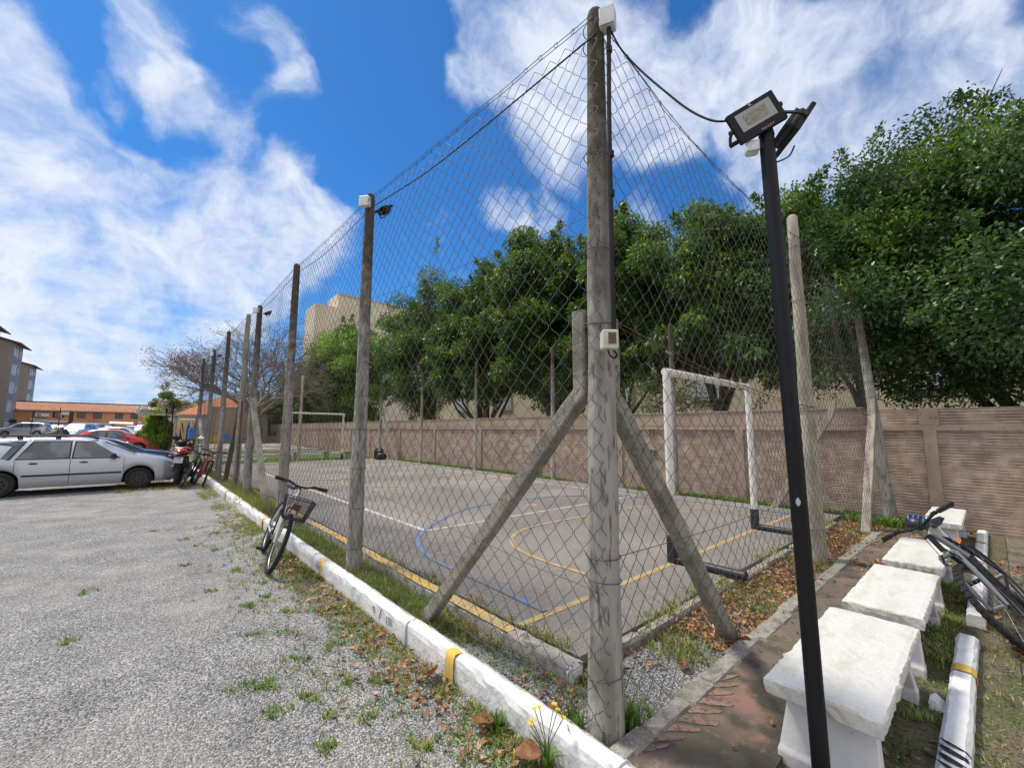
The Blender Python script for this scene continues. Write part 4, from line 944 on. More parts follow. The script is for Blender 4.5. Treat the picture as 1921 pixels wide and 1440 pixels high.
# ------------------------------------------------------------------ bicycles
M['bike_white'] = mat('white_bike_paint', (.68, .66, .60), .35, [(9, (.5, .47, .38), .55, .7)], coat=.4)
M['bike_red'] = mat('red_bike_paint', (.42, .03, .03), .35, coat=.5)
M['bike_black'] = mat('black_bike_paint', (.014, .015, .017), .55, spec=.3)
M['dark_rim'] = mat('dark_rim', (.10, .10, .105), .45, metal=.5)
M['bike_blue'] = mat('pale_blue_bike_paint', (.20, .22, .235), .5)
M['chrome'] = mat('chrome', (.65, .65, .66), .22, metal=1.0)
M['saddle'] = mat('black_vinyl', (.025, .027, .032), .4)
M['reflector'] = mat('orange_reflector', (.75, .20, .04), .3)
def bicycle(label, frame, fork, group='bicycles', steer=0.0, basket=False, R=.34, tyre_r=.026, helmet=False):
    """local +x forward, +z up, origin at the front contact point, leaning done by the root"""
    root = thing('bicycle', label, 'bicycle', (0, 0, 0), group=group)
    def wheel(x, sm):
        w = thing('wheel', None, None); w.parent = root
        c = Vector((x, 0, R))
        ax = Vector((math.sin(sm), math.cos(sm), 0))
        b = MB(); b.torus(c, ax, R - tyre_r, tyre_r, 40, 8)
        for k in range(44):                                   # tread blocks
            t = 2 * PI * k / 44; e = ax.cross(Vector((0, 0, 1))).normalized() * math.cos(t) + Vector((0, 0, 1)) * math.sin(t); q = c + e * (R - .002)
            tt = ax.cross(e); mm = Matrix((tt, ax, e)).transposed(); b.box(q, (.020, .040, .008), 0, mm)
        b.build('tyre', M['rubber'], w)
        b = MB(); b.torus(c, ax, R - 2 * tyre_r - .004, .011, 40, 6); b.build('rim', M['grey_metal'] if basket else M['dark_rim'], w)
        b = MB()
        for k in range(24):
            t = 2 * PI * k / 24; e = ax.cross(Vector((0, 0, 1))).normalized() * math.cos(t) + Vector((0, 0, 1)) * math.sin(t)
            b.tube([c + ax * (.028 if k % 2 else -.028), c + e * (R - 2 * tyre_r - .004)], .0013, 3, 0, False)
        b.cyl(c, .018, .075, ax, 10); b.build('spokes', M['grey_metal'], w)
    wheel(0, steer); wheel(-1.06, 0)
    hd0, hd1 = Vector((-.13, 0, .80)), Vector((-.165, 0, .92)); bb = Vector((-.62, 0, .28)); st = Vector((-.76, 0, .78)); ra = Vector((-1.06, 0, R))
    b = MB(); b.tube([hd0 - (hd1 - hd0) * .15, hd1], .021, 10); b.tube([hd0, bb], .019, 10); b.tube([hd1, st], .017, 10); b.tube([bb, st], .017, 10)
    for s_ in (-1, 1):
        b.tube([bb + Vector((0, .02 * s_, 0)), ra + Vector((0, .055 * s_, 0))], .010, 8); b.tube([st + Vector((0, .015 * s_, -.03)), ra + Vector((0, .055 * s_, 0))], .009, 8)
    b.cyl(bb, .028, .07, 'Y', 12); b.build('frame', M[frame], root)
    sd = Vector((math.sin(steer), math.cos(steer), 0)); ftop = Vector((-.12, 0, .75))
    b = MB(); b.cyl(ftop, .02, .13, sd, 8); b.tube([ftop, hd1 + Vector((-.01, 0, .05))], .014, 8)
    for s_ in (-1, 1):
        b.tube([ftop + sd * .062 * s_, ftop.lerp(Vector((0, 0, R)), .55) + sd * .064 * s_, Vector((0, 0, R)) + sd * .058 * s_], [.018, .019, .012], 10)
    b.build('fork', M[fork], root)
    b = MB()
    for s_ in (-1, 1):                                       # brake arms
        q = ftop.lerp(Vector((0, 0, R)), .2) + sd * .06 * s_; b.tube([q, q + Vector((.02, 0, .05)), q + Vector((.02, 0, .10)) - sd * .03 * s_], .006, 6)
    b.build('brake', M['black_plastic'], root)
    hc = hd1 + Vector((-.02, 0, .075)); hv = Vector((-math.cos(steer), math.sin(steer), 0))
    b = MB(); b.tube([hd1 + Vector((-.01, 0, .04)), hc, hc + Vector((.05, 0, .015))], .015, 8)
    stem = hc + Vector((.045, 0, .015))
    b.tube([stem - sd * .28 + hv * .05 + Vector((0, 0, .035)), stem - sd * .16 + hv * .01 + Vector((0, 0, .03)), stem - sd * .05, stem + sd * .05, stem + sd * .16 + hv * .01 + Vector((0, 0, .03)), stem + sd * .28 + hv * .05 + Vector((0, 0, .035))], .0125, 10)
    hb = b.build('handlebar', M['bike_black'] if True else M['chrome'], root)
    for s_ in (-1, 1):
        b = MB(); a0_ = stem + sd * .20 * s_ + hv * .023 + Vector((0, 0, .032)); a1_ = stem + sd * .325 * s_ + hv * .056 + Vector((0, 0, .037)); b.tube([a0_, a1_], .0185, 10); b.build('grip', M['rubber'], hb)
        b = MB(); b.tube([a0_ - sd * .02 * s_ - hv * .01, a0_ + sd * .02 * s_ - hv * .05 + Vector((0, 0, -.012)), a1_ - hv * .05 + Vector((0, 0, -.02))], .006, 6); b.box(a0_ - sd * .035 * s_, (.04, .04, .03)); b.build('brake_lever', M['black_plastic'], hb)
        b = MB(); b.tube([a0_ - hv * .03, a0_ - hv * .16 + Vector((0, 0, .02)) - sd * .1 * s_, hc - hv * .12 + Vector((0, 0, -.02)), Vector((-.10, 0, .72)) + sd * .05 * s_], .003, 5, 0, False); b.build('brake_cable', M['black_plastic'], hb)
    b = MB(); b.tube([st, st + Vector((-.04, 0, .12))], .013, 8); b.build('seat_post', M['chrome'], root)
    b = MB(); q = st + Vector((-.04, 0, .155))
    V = []; prof = [(.15, .012, .02), (.08, .025, .03), (0, .05, .034), (-.07, .085, .038), (-.12, .09, .035), (-.145, .05, .02)]
    for (dx, hw_, h_) in prof:
        V += [q + Vector((dx, y_ * hw_, z_ * h_)) for y_, z_ in ((-1, -.3), (-.8, .7), (0, 1.0), (.8, .7), (1, -.3), (.4, -1), (-.4, -1))]
    Fs_ = [(i * 7 + k, i * 7 + (k + 1) % 7, (i + 1) * 7 + (k + 1) % 7, (i + 1) * 7 + k) for i in range(5) for k in range(7)] + [tuple(range(6, -1, -1)), tuple(range(35, 42))]
    b.add(V, Fs_, 0, True); b.build('saddle', M['saddle'], root)
    b = MB(); b.torus(bb + Vector((0, -.05, 0)), (0, 1, 0), .085, .006, 24, 4); b.disc(bb + Vector((0, -.05, 0)), (0, 1, 0), .07, 16)
    cr_ = Vector((.10, 0, -.14)) if not helmet else Vector((-.08, 0, .15))
    b.tube([bb + Vector((0, -.06, 0)), bb + Vector((0, -.065, 0)) + cr_], .009, 6); b.tube([bb + Vector((0, .06, 0)), bb + Vector((0, .065, 0)) - cr_], .009, 6); b.build('crank', M['charcoal'], root)
    for s_ in (-1, 1): b = MB(); b.box(bb + Vector((0, s_ * .115, 0)) - cr_ * s_, (.09, .085, .022), bev=.004); b.build('pedal', M['black_plastic'], root)
    b = MB(); b.torus(Vector((-1.06, -.05, R)), (0, 1, 0), .04, .006, 14, 4)
    for s_ in (-1, 1): b.tube([bb + Vector((0, -.05, .085 * s_)), Vector((-1.06, -.05, R + .04 * s_))], .0035, 4)
    b.build('chain', M['charcoal'], root)
    if basket:
        bk = thing('basket', None, None); bk.parent = root
        cx_ = .17; z0_, z1_ = .66, .90
        def rect(z, hx, hy): return [Vector((cx_ - hx, -hy, z)), Vector((cx_ + hx, -hy, z)), Vector((cx_ + hx, hy, z)), Vector((cx_ - hx, hy, z))]
        T_, B_ = rect(z1_, .125, .165), rect(z0_, .10, .12)
        b = MB()
        for k in range(4): b.tube([T_[k], T_[(k + 1) % 4]], .0055, 6); b.tube([B_[k], B_[(k + 1) % 4]], .0045, 6); b.tube([T_[k], B_[k]], .0045, 6)
        b.build('rim_wire', M['black_plastic'], bk)
        b = MB(); r1 = .0016
        for k in range(4):
            for i in range(1, 16):
                t = i / 16; b.tube([T_[k].lerp(T_[(k + 1) % 4], t), B_[k].lerp(B_[(k + 1) % 4], t)], r1, 3, 0, False, False)
            for i in range(1, 13):
                t = i / 13; b.tube([T_[k].lerp(B_[k], t), T_[(k + 1) % 4].lerp(B_[(k + 1) % 4], t)], r1, 3, 0, False, False)
        for i in range(1, 14): t = i / 14; b.tube([B_[0].lerp(B_[1], t), B_[3].lerp(B_[2], t)], r1, 3, 0, False, False); b.tube([B_[0].lerp(B_[3], t), B_[1].lerp(B_[2], t)], r1, 3, 0, False, False)
        b.build('mesh', M['charcoal'], bk)
        b = MB(); b.box((cx_ - .06, .0, .79), (.02, .10, .07), bev=.005); b.build('tag', mat('faded_red_tag', (.16, .06, .045), .7), bk)
    # rear rack and reflector
    b = MB(); b.disc(Vector((-1.1, 0, R * 2 + .03)), (1, 0, .3), .022, 10); b.disc(Vector((.0, .03, R)), (0, 1, 0), .02, 8); b.build('reflector', M['reflector'], root)
    return root
def lean_matrix(contact, fwd, side, lean):
    f = Vector((fwd[0], fwd[1], 0)).normalized(); s_ = Vector((side[0], side[1], 0)).normalized(); s_ = (s_ - f * s_.dot(f)).normalized()
    up = Vector((0, 0, math.cos(lean))) + s_ * math.sin(lean)
    y = up.cross(f).normalized()
    return Matrix.Translation(contact) @ Matrix((f, y, up)).transposed().to_4x4()
bk1 = bicycle('white bicycle with a black wire basket leaning on the long fence', 'bike_white', 'bike_white', steer=-.02, basket=True)
bk1.matrix_basis = lean_matrix((1.27, 5.80, 0.015), (-.15, -1), (1, 0), R_(19.5))
bk2 = bicycle('black and pale blue bicycle tipped over against the third bench', 'bike_black', 'bike_blue', steer=.15, helmet=True)
bk2.matrix_basis = lean_matrix((5.1, -.15, .10), (-1, 0), (0, 1), R_(40))
b = MB(); b.tube([(5.36, .22, .66), (5.30, .42, .82)], .024, 10); setp(b.build('head_sleeve', M['bike_blue'], bk2, True))
hm = thing('bicycle_helmet', 'black bicycle helmet with blue stripes hanging on the handlebar over the third bench', 'helmet', (5.38, .52, .88))
b = MB(); b.ell((0, 0, 0), (.105, .085, .07), 16, 9); b.build('shell', M['saddle'], hm)
b = MB()
for k in range(4): b.tube([(-.09 + .01 * k, -.05 + .033 * k, .025), (-.04, -.052 + .034 * k, .068), (.03, -.05 + .033 * k, .070), (.085, -.045 + .03 * k, .035)], .007, 5)
b.build('stripe', mat('helmet_blue', (.06, .16, .42), .4), hm)

# ------------------------------------------------------------------ litter and small plants near the camera
b = MB(); b.tube([(0, 0, 0), (.13, .03, 0), (.165, .037, 0), (.185, .042, 0)], [.033, .034, .015, .013], 12)
M['pet'] = mat('clear_blue_plastic', (.25, .42, .72), .1, trans=(.5, (.6, .8, 1)))
bt = thing('plastic_bottle', 'crushed clear blue plastic bottle lying at the fence behind the lamp pole', 'bottle', (5.30, 1.44, .17))
b.build('body', M['pet'], bt)
b = MB(); b.cyl((.24, .0, .035), .04, .05, 'Z', 12); b.build('cap', mat('blue_cap', (.03, .20, .62), .35), bt)
b = MB(); b.add([(0, 0, .008), (.022, .006, .014), (.03, .022, .008), (.012, .026, .015), (-.006, .012, .01)], [(0, 1, 2, 3, 4)]); o = b.build('pink_petal', mat('pink_petal', (.85, .22, .42), .6)); o.location = (1.272, 2.739, .01); setp(o, 'small bright pink petal on the grey gravel', 'petal')
# ------------------------------------------------------------------ grass and dry leaves (uncountable)
M['grass'] = mat('grass_blade', (.19, .29, .05), .6, [(1.4, (.34, .31, .10), .50, .68), (4.0, (.12, .21, .035), .48, .62)], island=.45, trans=(.3, (1.3, 1.4, .8)), coord='World')
M['dry_grass'] = mat('dry_grass', (.42, .32, .15), .8, [(6, (.30, .16, .07), .5, .65)], island=.5, trans=(.2, (1.1, 1.0, .8)), coord='World')
M['weed'] = mat('broad_weed_leaf', (.12, .22, .045), .5, island=.4, trans=(.3, (1.2, 1.5, .7)), coord='World')
M['litter'] = mat('fallen_leaf', (.36, .19, .09), .75, [(3, (.48, .33, .17), .5, .65), (9, (.20, .11, .055), .5, .62)], island=.55, trans=(.15, (1.1, .8, .5)), coord='World')
def blades(name, P, h, w, nb, spread, mats, seed=0, flop=.5, kind='stuff', label=None, cat='grass', mi_dry=0.0, parent=None):
    """P: (n,3) tuft centres; each tuft gets nb curved blades of two quads and a tip"""
    r = np.random.default_rng(seed); P = np.asarray(P, float); n = len(P); m = n * nb
    C = np.repeat(P, nb, 0); hh = np.repeat(h if np.ndim(h) else np.full(n, h), nb) * r.uniform(.45, 1.15, m)
    ang = r.uniform(0, 2 * PI, m); off = np.abs(r.normal(0, spread, m)); C[:, 0] += np.cos(ang) * off; C[:, 1] += np.sin(ang) * off
    a2 = ang + r.normal(0, .7, m); d = np.stack([np.cos(a2), np.sin(a2), np.zeros(m)], 1); s_ = np.stack([-np.sin(a2), np.cos(a2), np.zeros(m)], 1)
    ben = r.uniform(.15, 1.0, m) * flop; wd = w * r.uniform(.6, 1.3, m)
    b0 = C; p1 = C + d * (hh * ben * .35)[:, None]; p1[:, 2] += hh * .55; p2 = C + d * (hh * ben * 1.0)[:, None]; p2[:, 2] += hh * (1 - .35 * ben)
    V = np.stack([b0 - s_ * wd[:, None] / 2, b0 + s_ * wd[:, None] / 2, p1 + s_ * wd[:, None] * .4, p1 - s_ * wd[:, None] * .4, p2, p2], 1)
    V[:, 4] += s_ * wd[:, None] * .05; V[:, 5] -= s_ * wd[:, None] * .05
    i = np.arange(m)[:, None] * 6
    F = np.concatenate([i + np.array([[0, 1, 2, 3]]), i + np.array([[3, 2, 4, 5]])], 0)
    mi = None
    if mi_dry: q = (r.random(m) < mi_dry).astype(np.int32); mi = np.concatenate([q, q])
    o = bulk(name, V, F, mats, parent, parent is not None, mi=mi)
    if kind: setp(o, label, None, None, kind)
    return o
def leaves_litter(name, P, size, mats, seed=0, label=None):
    r = np.random.default_rng(seed); P = np.asarray(P, float); n = len(P); L_ = size * r.uniform(.5, 1.3, n); Wd = L_ * r.uniform(.35, .6, n)
    a = r.uniform(0, 2 * PI, n); tilt = r.normal(0, .35, n); roll = r.normal(0, .5, n)
    d = np.stack([np.cos(a) * np.cos(tilt), np.sin(a) * np.cos(tilt), np.sin(tilt)], 1); s_ = np.stack([-np.sin(a) * np.cos(roll), np.cos(a) * np.cos(roll), np.sin(roll)], 1); u = np.cross(d, s_)
    P = P.copy(); P[:, 2] += np.abs(np.sin(tilt)) * L_ * .5 + np.abs(np.sin(roll)) * Wd * .5 + .002
    curl = L_ * r.uniform(.05, .28, n)
    k = lambda x, y, z: P + d * (L_ * x)[:, None] + s_ * (Wd * y)[:, None] + u * (curl * z)[:, None]
    V = np.stack([k(-.5, 0, .6), k(-.15, -.5, 1.0), k(.25, -.42, .7), k(.5, 0, 1.2), k(.25, .42, .7), k(-.15, .5, 1.0), k(-.15, 0, 0), k(.25, 0, -.1)], 1)
    i = np.arange(n)[:, None] * 8
    F = np.concatenate([i + np.array([q]) for q in ([0, 1, 6, 6], )], 0) if False else np.concatenate([i + np.array([[1, 2, 7, 6]]), i + np.array([[6, 7, 4, 5]])], 0)
    F3 = np.concatenate([i + np.array([[0, 1, 6, 5]]), i + np.array([[7, 2, 3, 4]])], 0)
    o = bulk(name, V, np.concatenate([F, F3], 0), mats); setp(o, label, None, None, 'stuff'); return o
def field(n, x0, x1, y0, y1, z, seed, dens=None):
    r = np.random.default_rng(seed); P = np.stack([r.uniform(x0, x1, n), r.uniform(y0, y1, n), np.full(n, z)], 1)
    if dens is not None: P = P[r.random(n) < dens(P)]
    return P
def patchy(f, th, seed):
    r = np.random.default_rng(seed); k = r.normal(0, f, (7, 2)); ph = r.uniform(0, 6, 7)
    def g(P): 
        v = sum(np.sin(P[:, :2] @ k[i] + ph[i]) for i in range(7)) / 7 ** .5
        return np.clip((v - th) * 1.6 + .5, 0, 1)
    return g
# strip between the white kerb and the court kerb: thick grass, thinner and drier near the corner
g1 = patchy(7, 0, 3)
P = np.concatenate([field(1700, 1.84, 2.15, 3.0, 9.5, .10, 1, lambda P: .45 + .55 * g1(P)), field(2300, 1.85, 2.16, 9.5, 23, .10, 2), field(260, 1.84, 2.15, 1.6, 3.2, .10, 3, lambda P: g1(P) * .8)])
blades('grass', P, .085, .006, 9, .035, [M['grass'], M['dry_grass']], 1, .8, label='thick green grass growing in the strip between the white kerb and the court', mi_dry=.22)
P = field(520, 1.84, 2.15, 9.0, 13.8, .10, 5); blades('grass', P, .30, .008, 7, .05, [M['grass'], M['dry_grass']], 2, .7, label='tall weeds round the fence posts beside the gate', mi_dry=.25)
# clumps between court kerb and slab, dripping over the edge
P = np.concatenate([field(420, 2.30, 2.40, 2.0, 22, .16, 6, patchy(5, .3, 8)), field(45, 2.3, 2.42, 1.95, 5.0, .17, 7)])
blades('grass', P, .075, .009, 12, .04, [M['grass'], M['dry_grass']], 3, 1.0, label='grass clumps growing in the gap along the edge of the court', mi_dry=.4)
P = field(230, 2.4, 9.0, 1.90, 2.04, .16, 8, patchy(4, .0, 9)); blades('grass', P, .07, .009, 12, .05, [M['grass'], M['dry_grass']], 4, 1.0, label='grass clumps along the broken short edge of the court', mi_dry=.4)
P = np.concatenate([field(700, 2.2, 4.4, 1.36, 1.9, .10, 10, patchy(5, .55, 11)), field(1500, 4.2, 9.8, 1.36, 1.95, .10, 12, patchy(4, -.2, 13))])
blades('grass', P, .06, .007, 10, .04, [M['grass'], M['dry_grass']], 5, .9, label='patchy grass in the verge between court and path', mi_dry=.35)
# outer foot of the white kerb and tufts spreading into the gravel
def d_out(P):
    return np.exp(-((1.69 - P[:, 0]) / .20)) * (.30 + .70 * g1(P)) + .022 * (P[:, 0] > .9)
P = np.concatenate([field(11000, .5, 1.715, 1.2, 9.5, .0, 14, d_out), field(900, 1.3, 1.71, 9.5, 15.5, 0, 15, lambda P: g1(P) * .9)])
blades('grass', P, .045, .006, 9, .035, [M['grass'], M['dry_grass']], 6, 1.0, label='straggling grass at the foot of the white kerb', mi_dry=.30)
P = field(420, -.4, 1.7, 15.2, 17.8, .0, 16); blades('grass', P, .07, .008, 8, .07, [M['grass'], M['dry_grass']], 7, .9, label='grass and weeds around the parked motorcycle', mi_dry=.5)
TU = [(.777, 3.34, 16), (.752, 3.006, 9), (.905, 2.476, 9), (-.257, 6.378, 8), (-.266, 5.047, 7), (.928, 4.883, 11), (1.0, 3.515, 9), (.948, 3.0, 8), (1.19, 3.02, 7), (.62, 3.42, 6), (.85, 4.2, 6), (1.05, 4.1, 7), (1.1, 5.0, 9), (.7, 5.6, 7), (1.0, 6.2, 10), (1.2, 4.5, 9), (1.3, 3.6, 8), (1.15, 2.6, 8), (1.28, 2.2, 9), (1.1, 2.0, 7), (.55, 6.8, 6), (.95, 7.4, 8), (.7, 8.4, 8), (1.1, 8.6, 9), (1.35, 2.9, 8), (1.0, 2.75, 5), (.8, 7.8, 6), (.35, 9.4, 6)]
r = np.random.default_rng(4); P = []
for (x, y, k) in TU: P += [(x + r.normal(0, .035), y + r.normal(0, .045), 0) for _ in range(k)]
blades('grass', P, .038, .007, 10, .02, [M['grass'], M['weed']], 8, 1.3, label='low tufts of grass scattered over the grey gravel', mi_dry=.4)
# right of the path: between the benches and the kerb stones, and beyond
P = np.concatenate([field(700, 2.0, 5.4, .30, .62, .10, 20, patchy(4, .1, 21)), field(900, 5.0, 10.2, .28, .8, .10, 22, patchy(3, .3, 23))])
blades('grass', P, .06, .008, 9, .035, [M['grass'], M['dry_grass']], 9, 1.0, label='grass growing under and behind the white benches', mi_dry=.25)
P = np.concatenate([field(900, 2.2, 10.2, -3.5, .16, .085, 24, patchy(2.2, .55, 25)), field(150, 2.2, 6.0, .0, .17, .085, 26)])
blades('grass', P, .045, .007, 8, .05, [M['grass'], M['dry_grass']], 10, 1.0, label='thin grass on the dirty ground right of the kerb stones', mi_dry=.35)
# weeds at the foot of the brick wall
P = np.concatenate([field(1500, 9.95, 10.28, 1.5, 22, .12, 27, patchy(1.6, -.1, 28)), field(160, 9.6, 10.2, .9, 1.9, .12, 29)])
blades('weeds', P, .14, .03, 7, .06, [M['weed'], M['grass']], 11, .8, label='low leafy weeds along the foot of the brick wall', mi_dry=.4)
P = np.concatenate([field(4500, 2.2, 10.2, 22.2, 33.0, .115, 30), field(1500, 2.2, 10.2, 33, 45, .26, 31, patchy(1, .3, 32))])
blades('grass', P, .07, .02, 5, .1, [M['grass']], 12, .6, label='mown green lawn beyond the far goal')
# fallen leaves
def d_l(P): return .25 + .75 * g2(P)
g2 = patchy(3.2, .1, 41)
P = np.concatenate([
    field(6500, 3.3, 9.8, 1.32, 1.92, .115, 42, lambda P: .35 + .65 * g2(P)), field(420, 2.2, 3.5, 1.38, 1.9, .11, 43, patchy(5, .3, 44)),
    field(520, 1.84, 2.15, 1.55, 4.6, .115, 45, patchy(4, .1, 46)), field(1500, 1.38, 1.71, 1.15, 6.5, .005, 47, lambda P: .3 + .5 * patchy(6, .2, 48)(P)), field(260, 1.0, 1.5, 1.5, 5.5, .005, 49, lambda P: .25 + .5 * patchy(7, .5, 50)(P)),
    field(4200, 2.0, 8.5, -2.6, .17, .09, 51, patchy(2.4, -.1, 52)), field(500, 2.0, 10, .3, .7, .11, 53, patchy(3, .3, 54)),
    field(420, 5.6, 9.2, 1.0, 1.3, .135, 55, patchy(3, .2, 56)), field(60, 2.2, 9, .85, 1.3, .133, 57), field(300, 8.5, 10.2, .3, 1.9, .125, 58), field(160, 9.9, 10.25, 2, 9, .13, 59)])
leaves_litter('fallen_leaves', P, .046, M['litter'], 1, 'dry brown and orange leaves fallen over the verges and ground')
P = np.concatenate([field(5200, 1.35, 1.715, 1.2, 6.5, .006, 81, patchy(6, .2, 82)), field(5200, 1.84, 2.15, 1.7, 6.5, .125, 83, patchy(7, .0, 84)), field(5000, 2.4, 9.0, 1.36, 1.95, .12, 85, patchy(5, .4, 86)), field(2600, 2.2, 6.5, .28, .75, .115, 87, patchy(5, .3, 88)), field(2600, 2.2, 8, -2.2, .16, .10, 89, patchy(3, .6, 90)), field(1600, .6, 1.5, 1.6, 7.5, .004, 91, patchy(8, 1.3, 92))])
leaves_litter('ground_cover', P, .020, mat('clover_leaf', (.15, .27, .05), .6, [(2.5, (.27, .27, .08), .5, .66), (9, (.10, .19, .035), .5, .6)], island=.4, trans=(.2, (1.2, 1.4, .7)), coord='World'), 2, 'low small-leaved green ground cover mixed into the grass')
# a few big curled leaves by the kerb
r_ = random.Random(8)
M['big_leaf'] = mat('big_dry_leaf', (.24, .10, .045), .6, [(12, (.36, .19, .08), .5, .65)], [(30, .01)], trans=(.2, (1.2, .8, .5)))
for (x, y, z, s, az, lab) in [(1.62, 2.66, .05, .17, .6, 'large curled brown leaf lying by the yellow kerb band'), (1.63, 1.70, .05, .15, 1.9, 'large curled brown leaf beside the yellow flowers'), (2.9, 1.50, .125, .10, .3, 'broad tan leaf on the gravel under the right brace'),
                              (3.55, 1.36, .13, .12, 2.4, 'reddish brown leaf on the cement edge of the path'), (5.0, -.02, .10, .13, 1.2, 'orange-brown leaf beside the tipped bicycle'), (1.60, 2.05, .04, .13, 2.6, 'folded brown leaf in the grass below the white kerb')]:
    b = MB(); V = []; nn = 8
    for i in range(nn + 1):
        t = i / nn; w_ = s * .33 * math.sin(PI * min(t * .93 + .05, 1)) ** .75
        for k in (-1, -.5, 0, .5, 1): V.append(((t - .5) * s, k * w_, abs(k) ** 1.5 * w_ * .8 + .35 * s * (t - .5) ** 2 + .006 * math.sin(9 * t + 3 * k)))
    b.add(V, [(i * 5 + k, i * 5 + k + 1, (i + 1) * 5 + k + 1, (i + 1) * 5 + k) for i in range(nn) for k in range(4)], 0, True)
    o = b.build('dry_leaf', M['big_leaf']); o.location = (x, y, z); o.rotation_euler = (r_.uniform(-.5, .5), r_.uniform(-.4, .4), az); setp(o, lab, 'leaf')
# yellow wild flowers in front of the kerb
fp = thing('flowering_weed', 'spindly weed with bright yellow flowers in front of the white kerb near the corner post', 'plant', (1.68, 1.62, 0))
b = MB(); heads = []
for k, (dx, dy, h) in enumerate([(-.03, .06, .27), (-.02, .035, .285), (.0, -.05, .33), (.015, -.06, .30), (.03, -.085, .27), (-.05, .07, .20), (-.03, .08, .205)]):
    b.tube([(0, 0, 0), (dx * .2, dy * .2, h * .5), (dx, dy, h)], .0022, 5); heads.append((dx, dy, h))
b.build('stem', M['weed'], fp)
b = MB()
for (x, y, z) in heads:
    for k in range(9):
        a = 2 * PI * k / 9; c, s_ = math.cos(a), math.sin(a)
        b.add([(x, y, z), (x + c * .009 - s_ * .0045, y + s_ * .009 + c * .0045, z + .005), (x + c * .016, y + s_ * .016, z + .004), (x + c * .009 + s_ * .0045, y + s_ * .009 - c * .0045, z + .005)], [(0, 1, 2, 3)])
    b.ell((x, y, z + .003), (.007, .007, .005), 6, 4)
b.build('flower', mat('yellow_petal', (.85, .58, .02), .5), fp)
blades('leaves', [(1.68, 1.62, 0)] * 3, .15, .022, 6, .01, [M['weed']], 77, .9, None, parent=fp)
for (x, y, h, n_, lab) in [(1.67, 2.0, .09, 26, 'bushy green weed at the foot of the white kerb, left of the yellow flowers'), (2.10, 1.42, .16, 26, 'green leafy weed against the right side of the corner post'), (1.86, 1.60, .12, 22, 'green weed growing behind the kerb left of the corner post')]:
    w_ = thing('weed_plant', lab, 'plant', (x, y, 0 if x < 1.7 else .1)); blades('leaves', [(x, y, 0 if x < 1.7 else .1)] * 8, h, .013, n_ // 2, .03, [M['weed']], int(x * 100), .6, None, parent=w_)

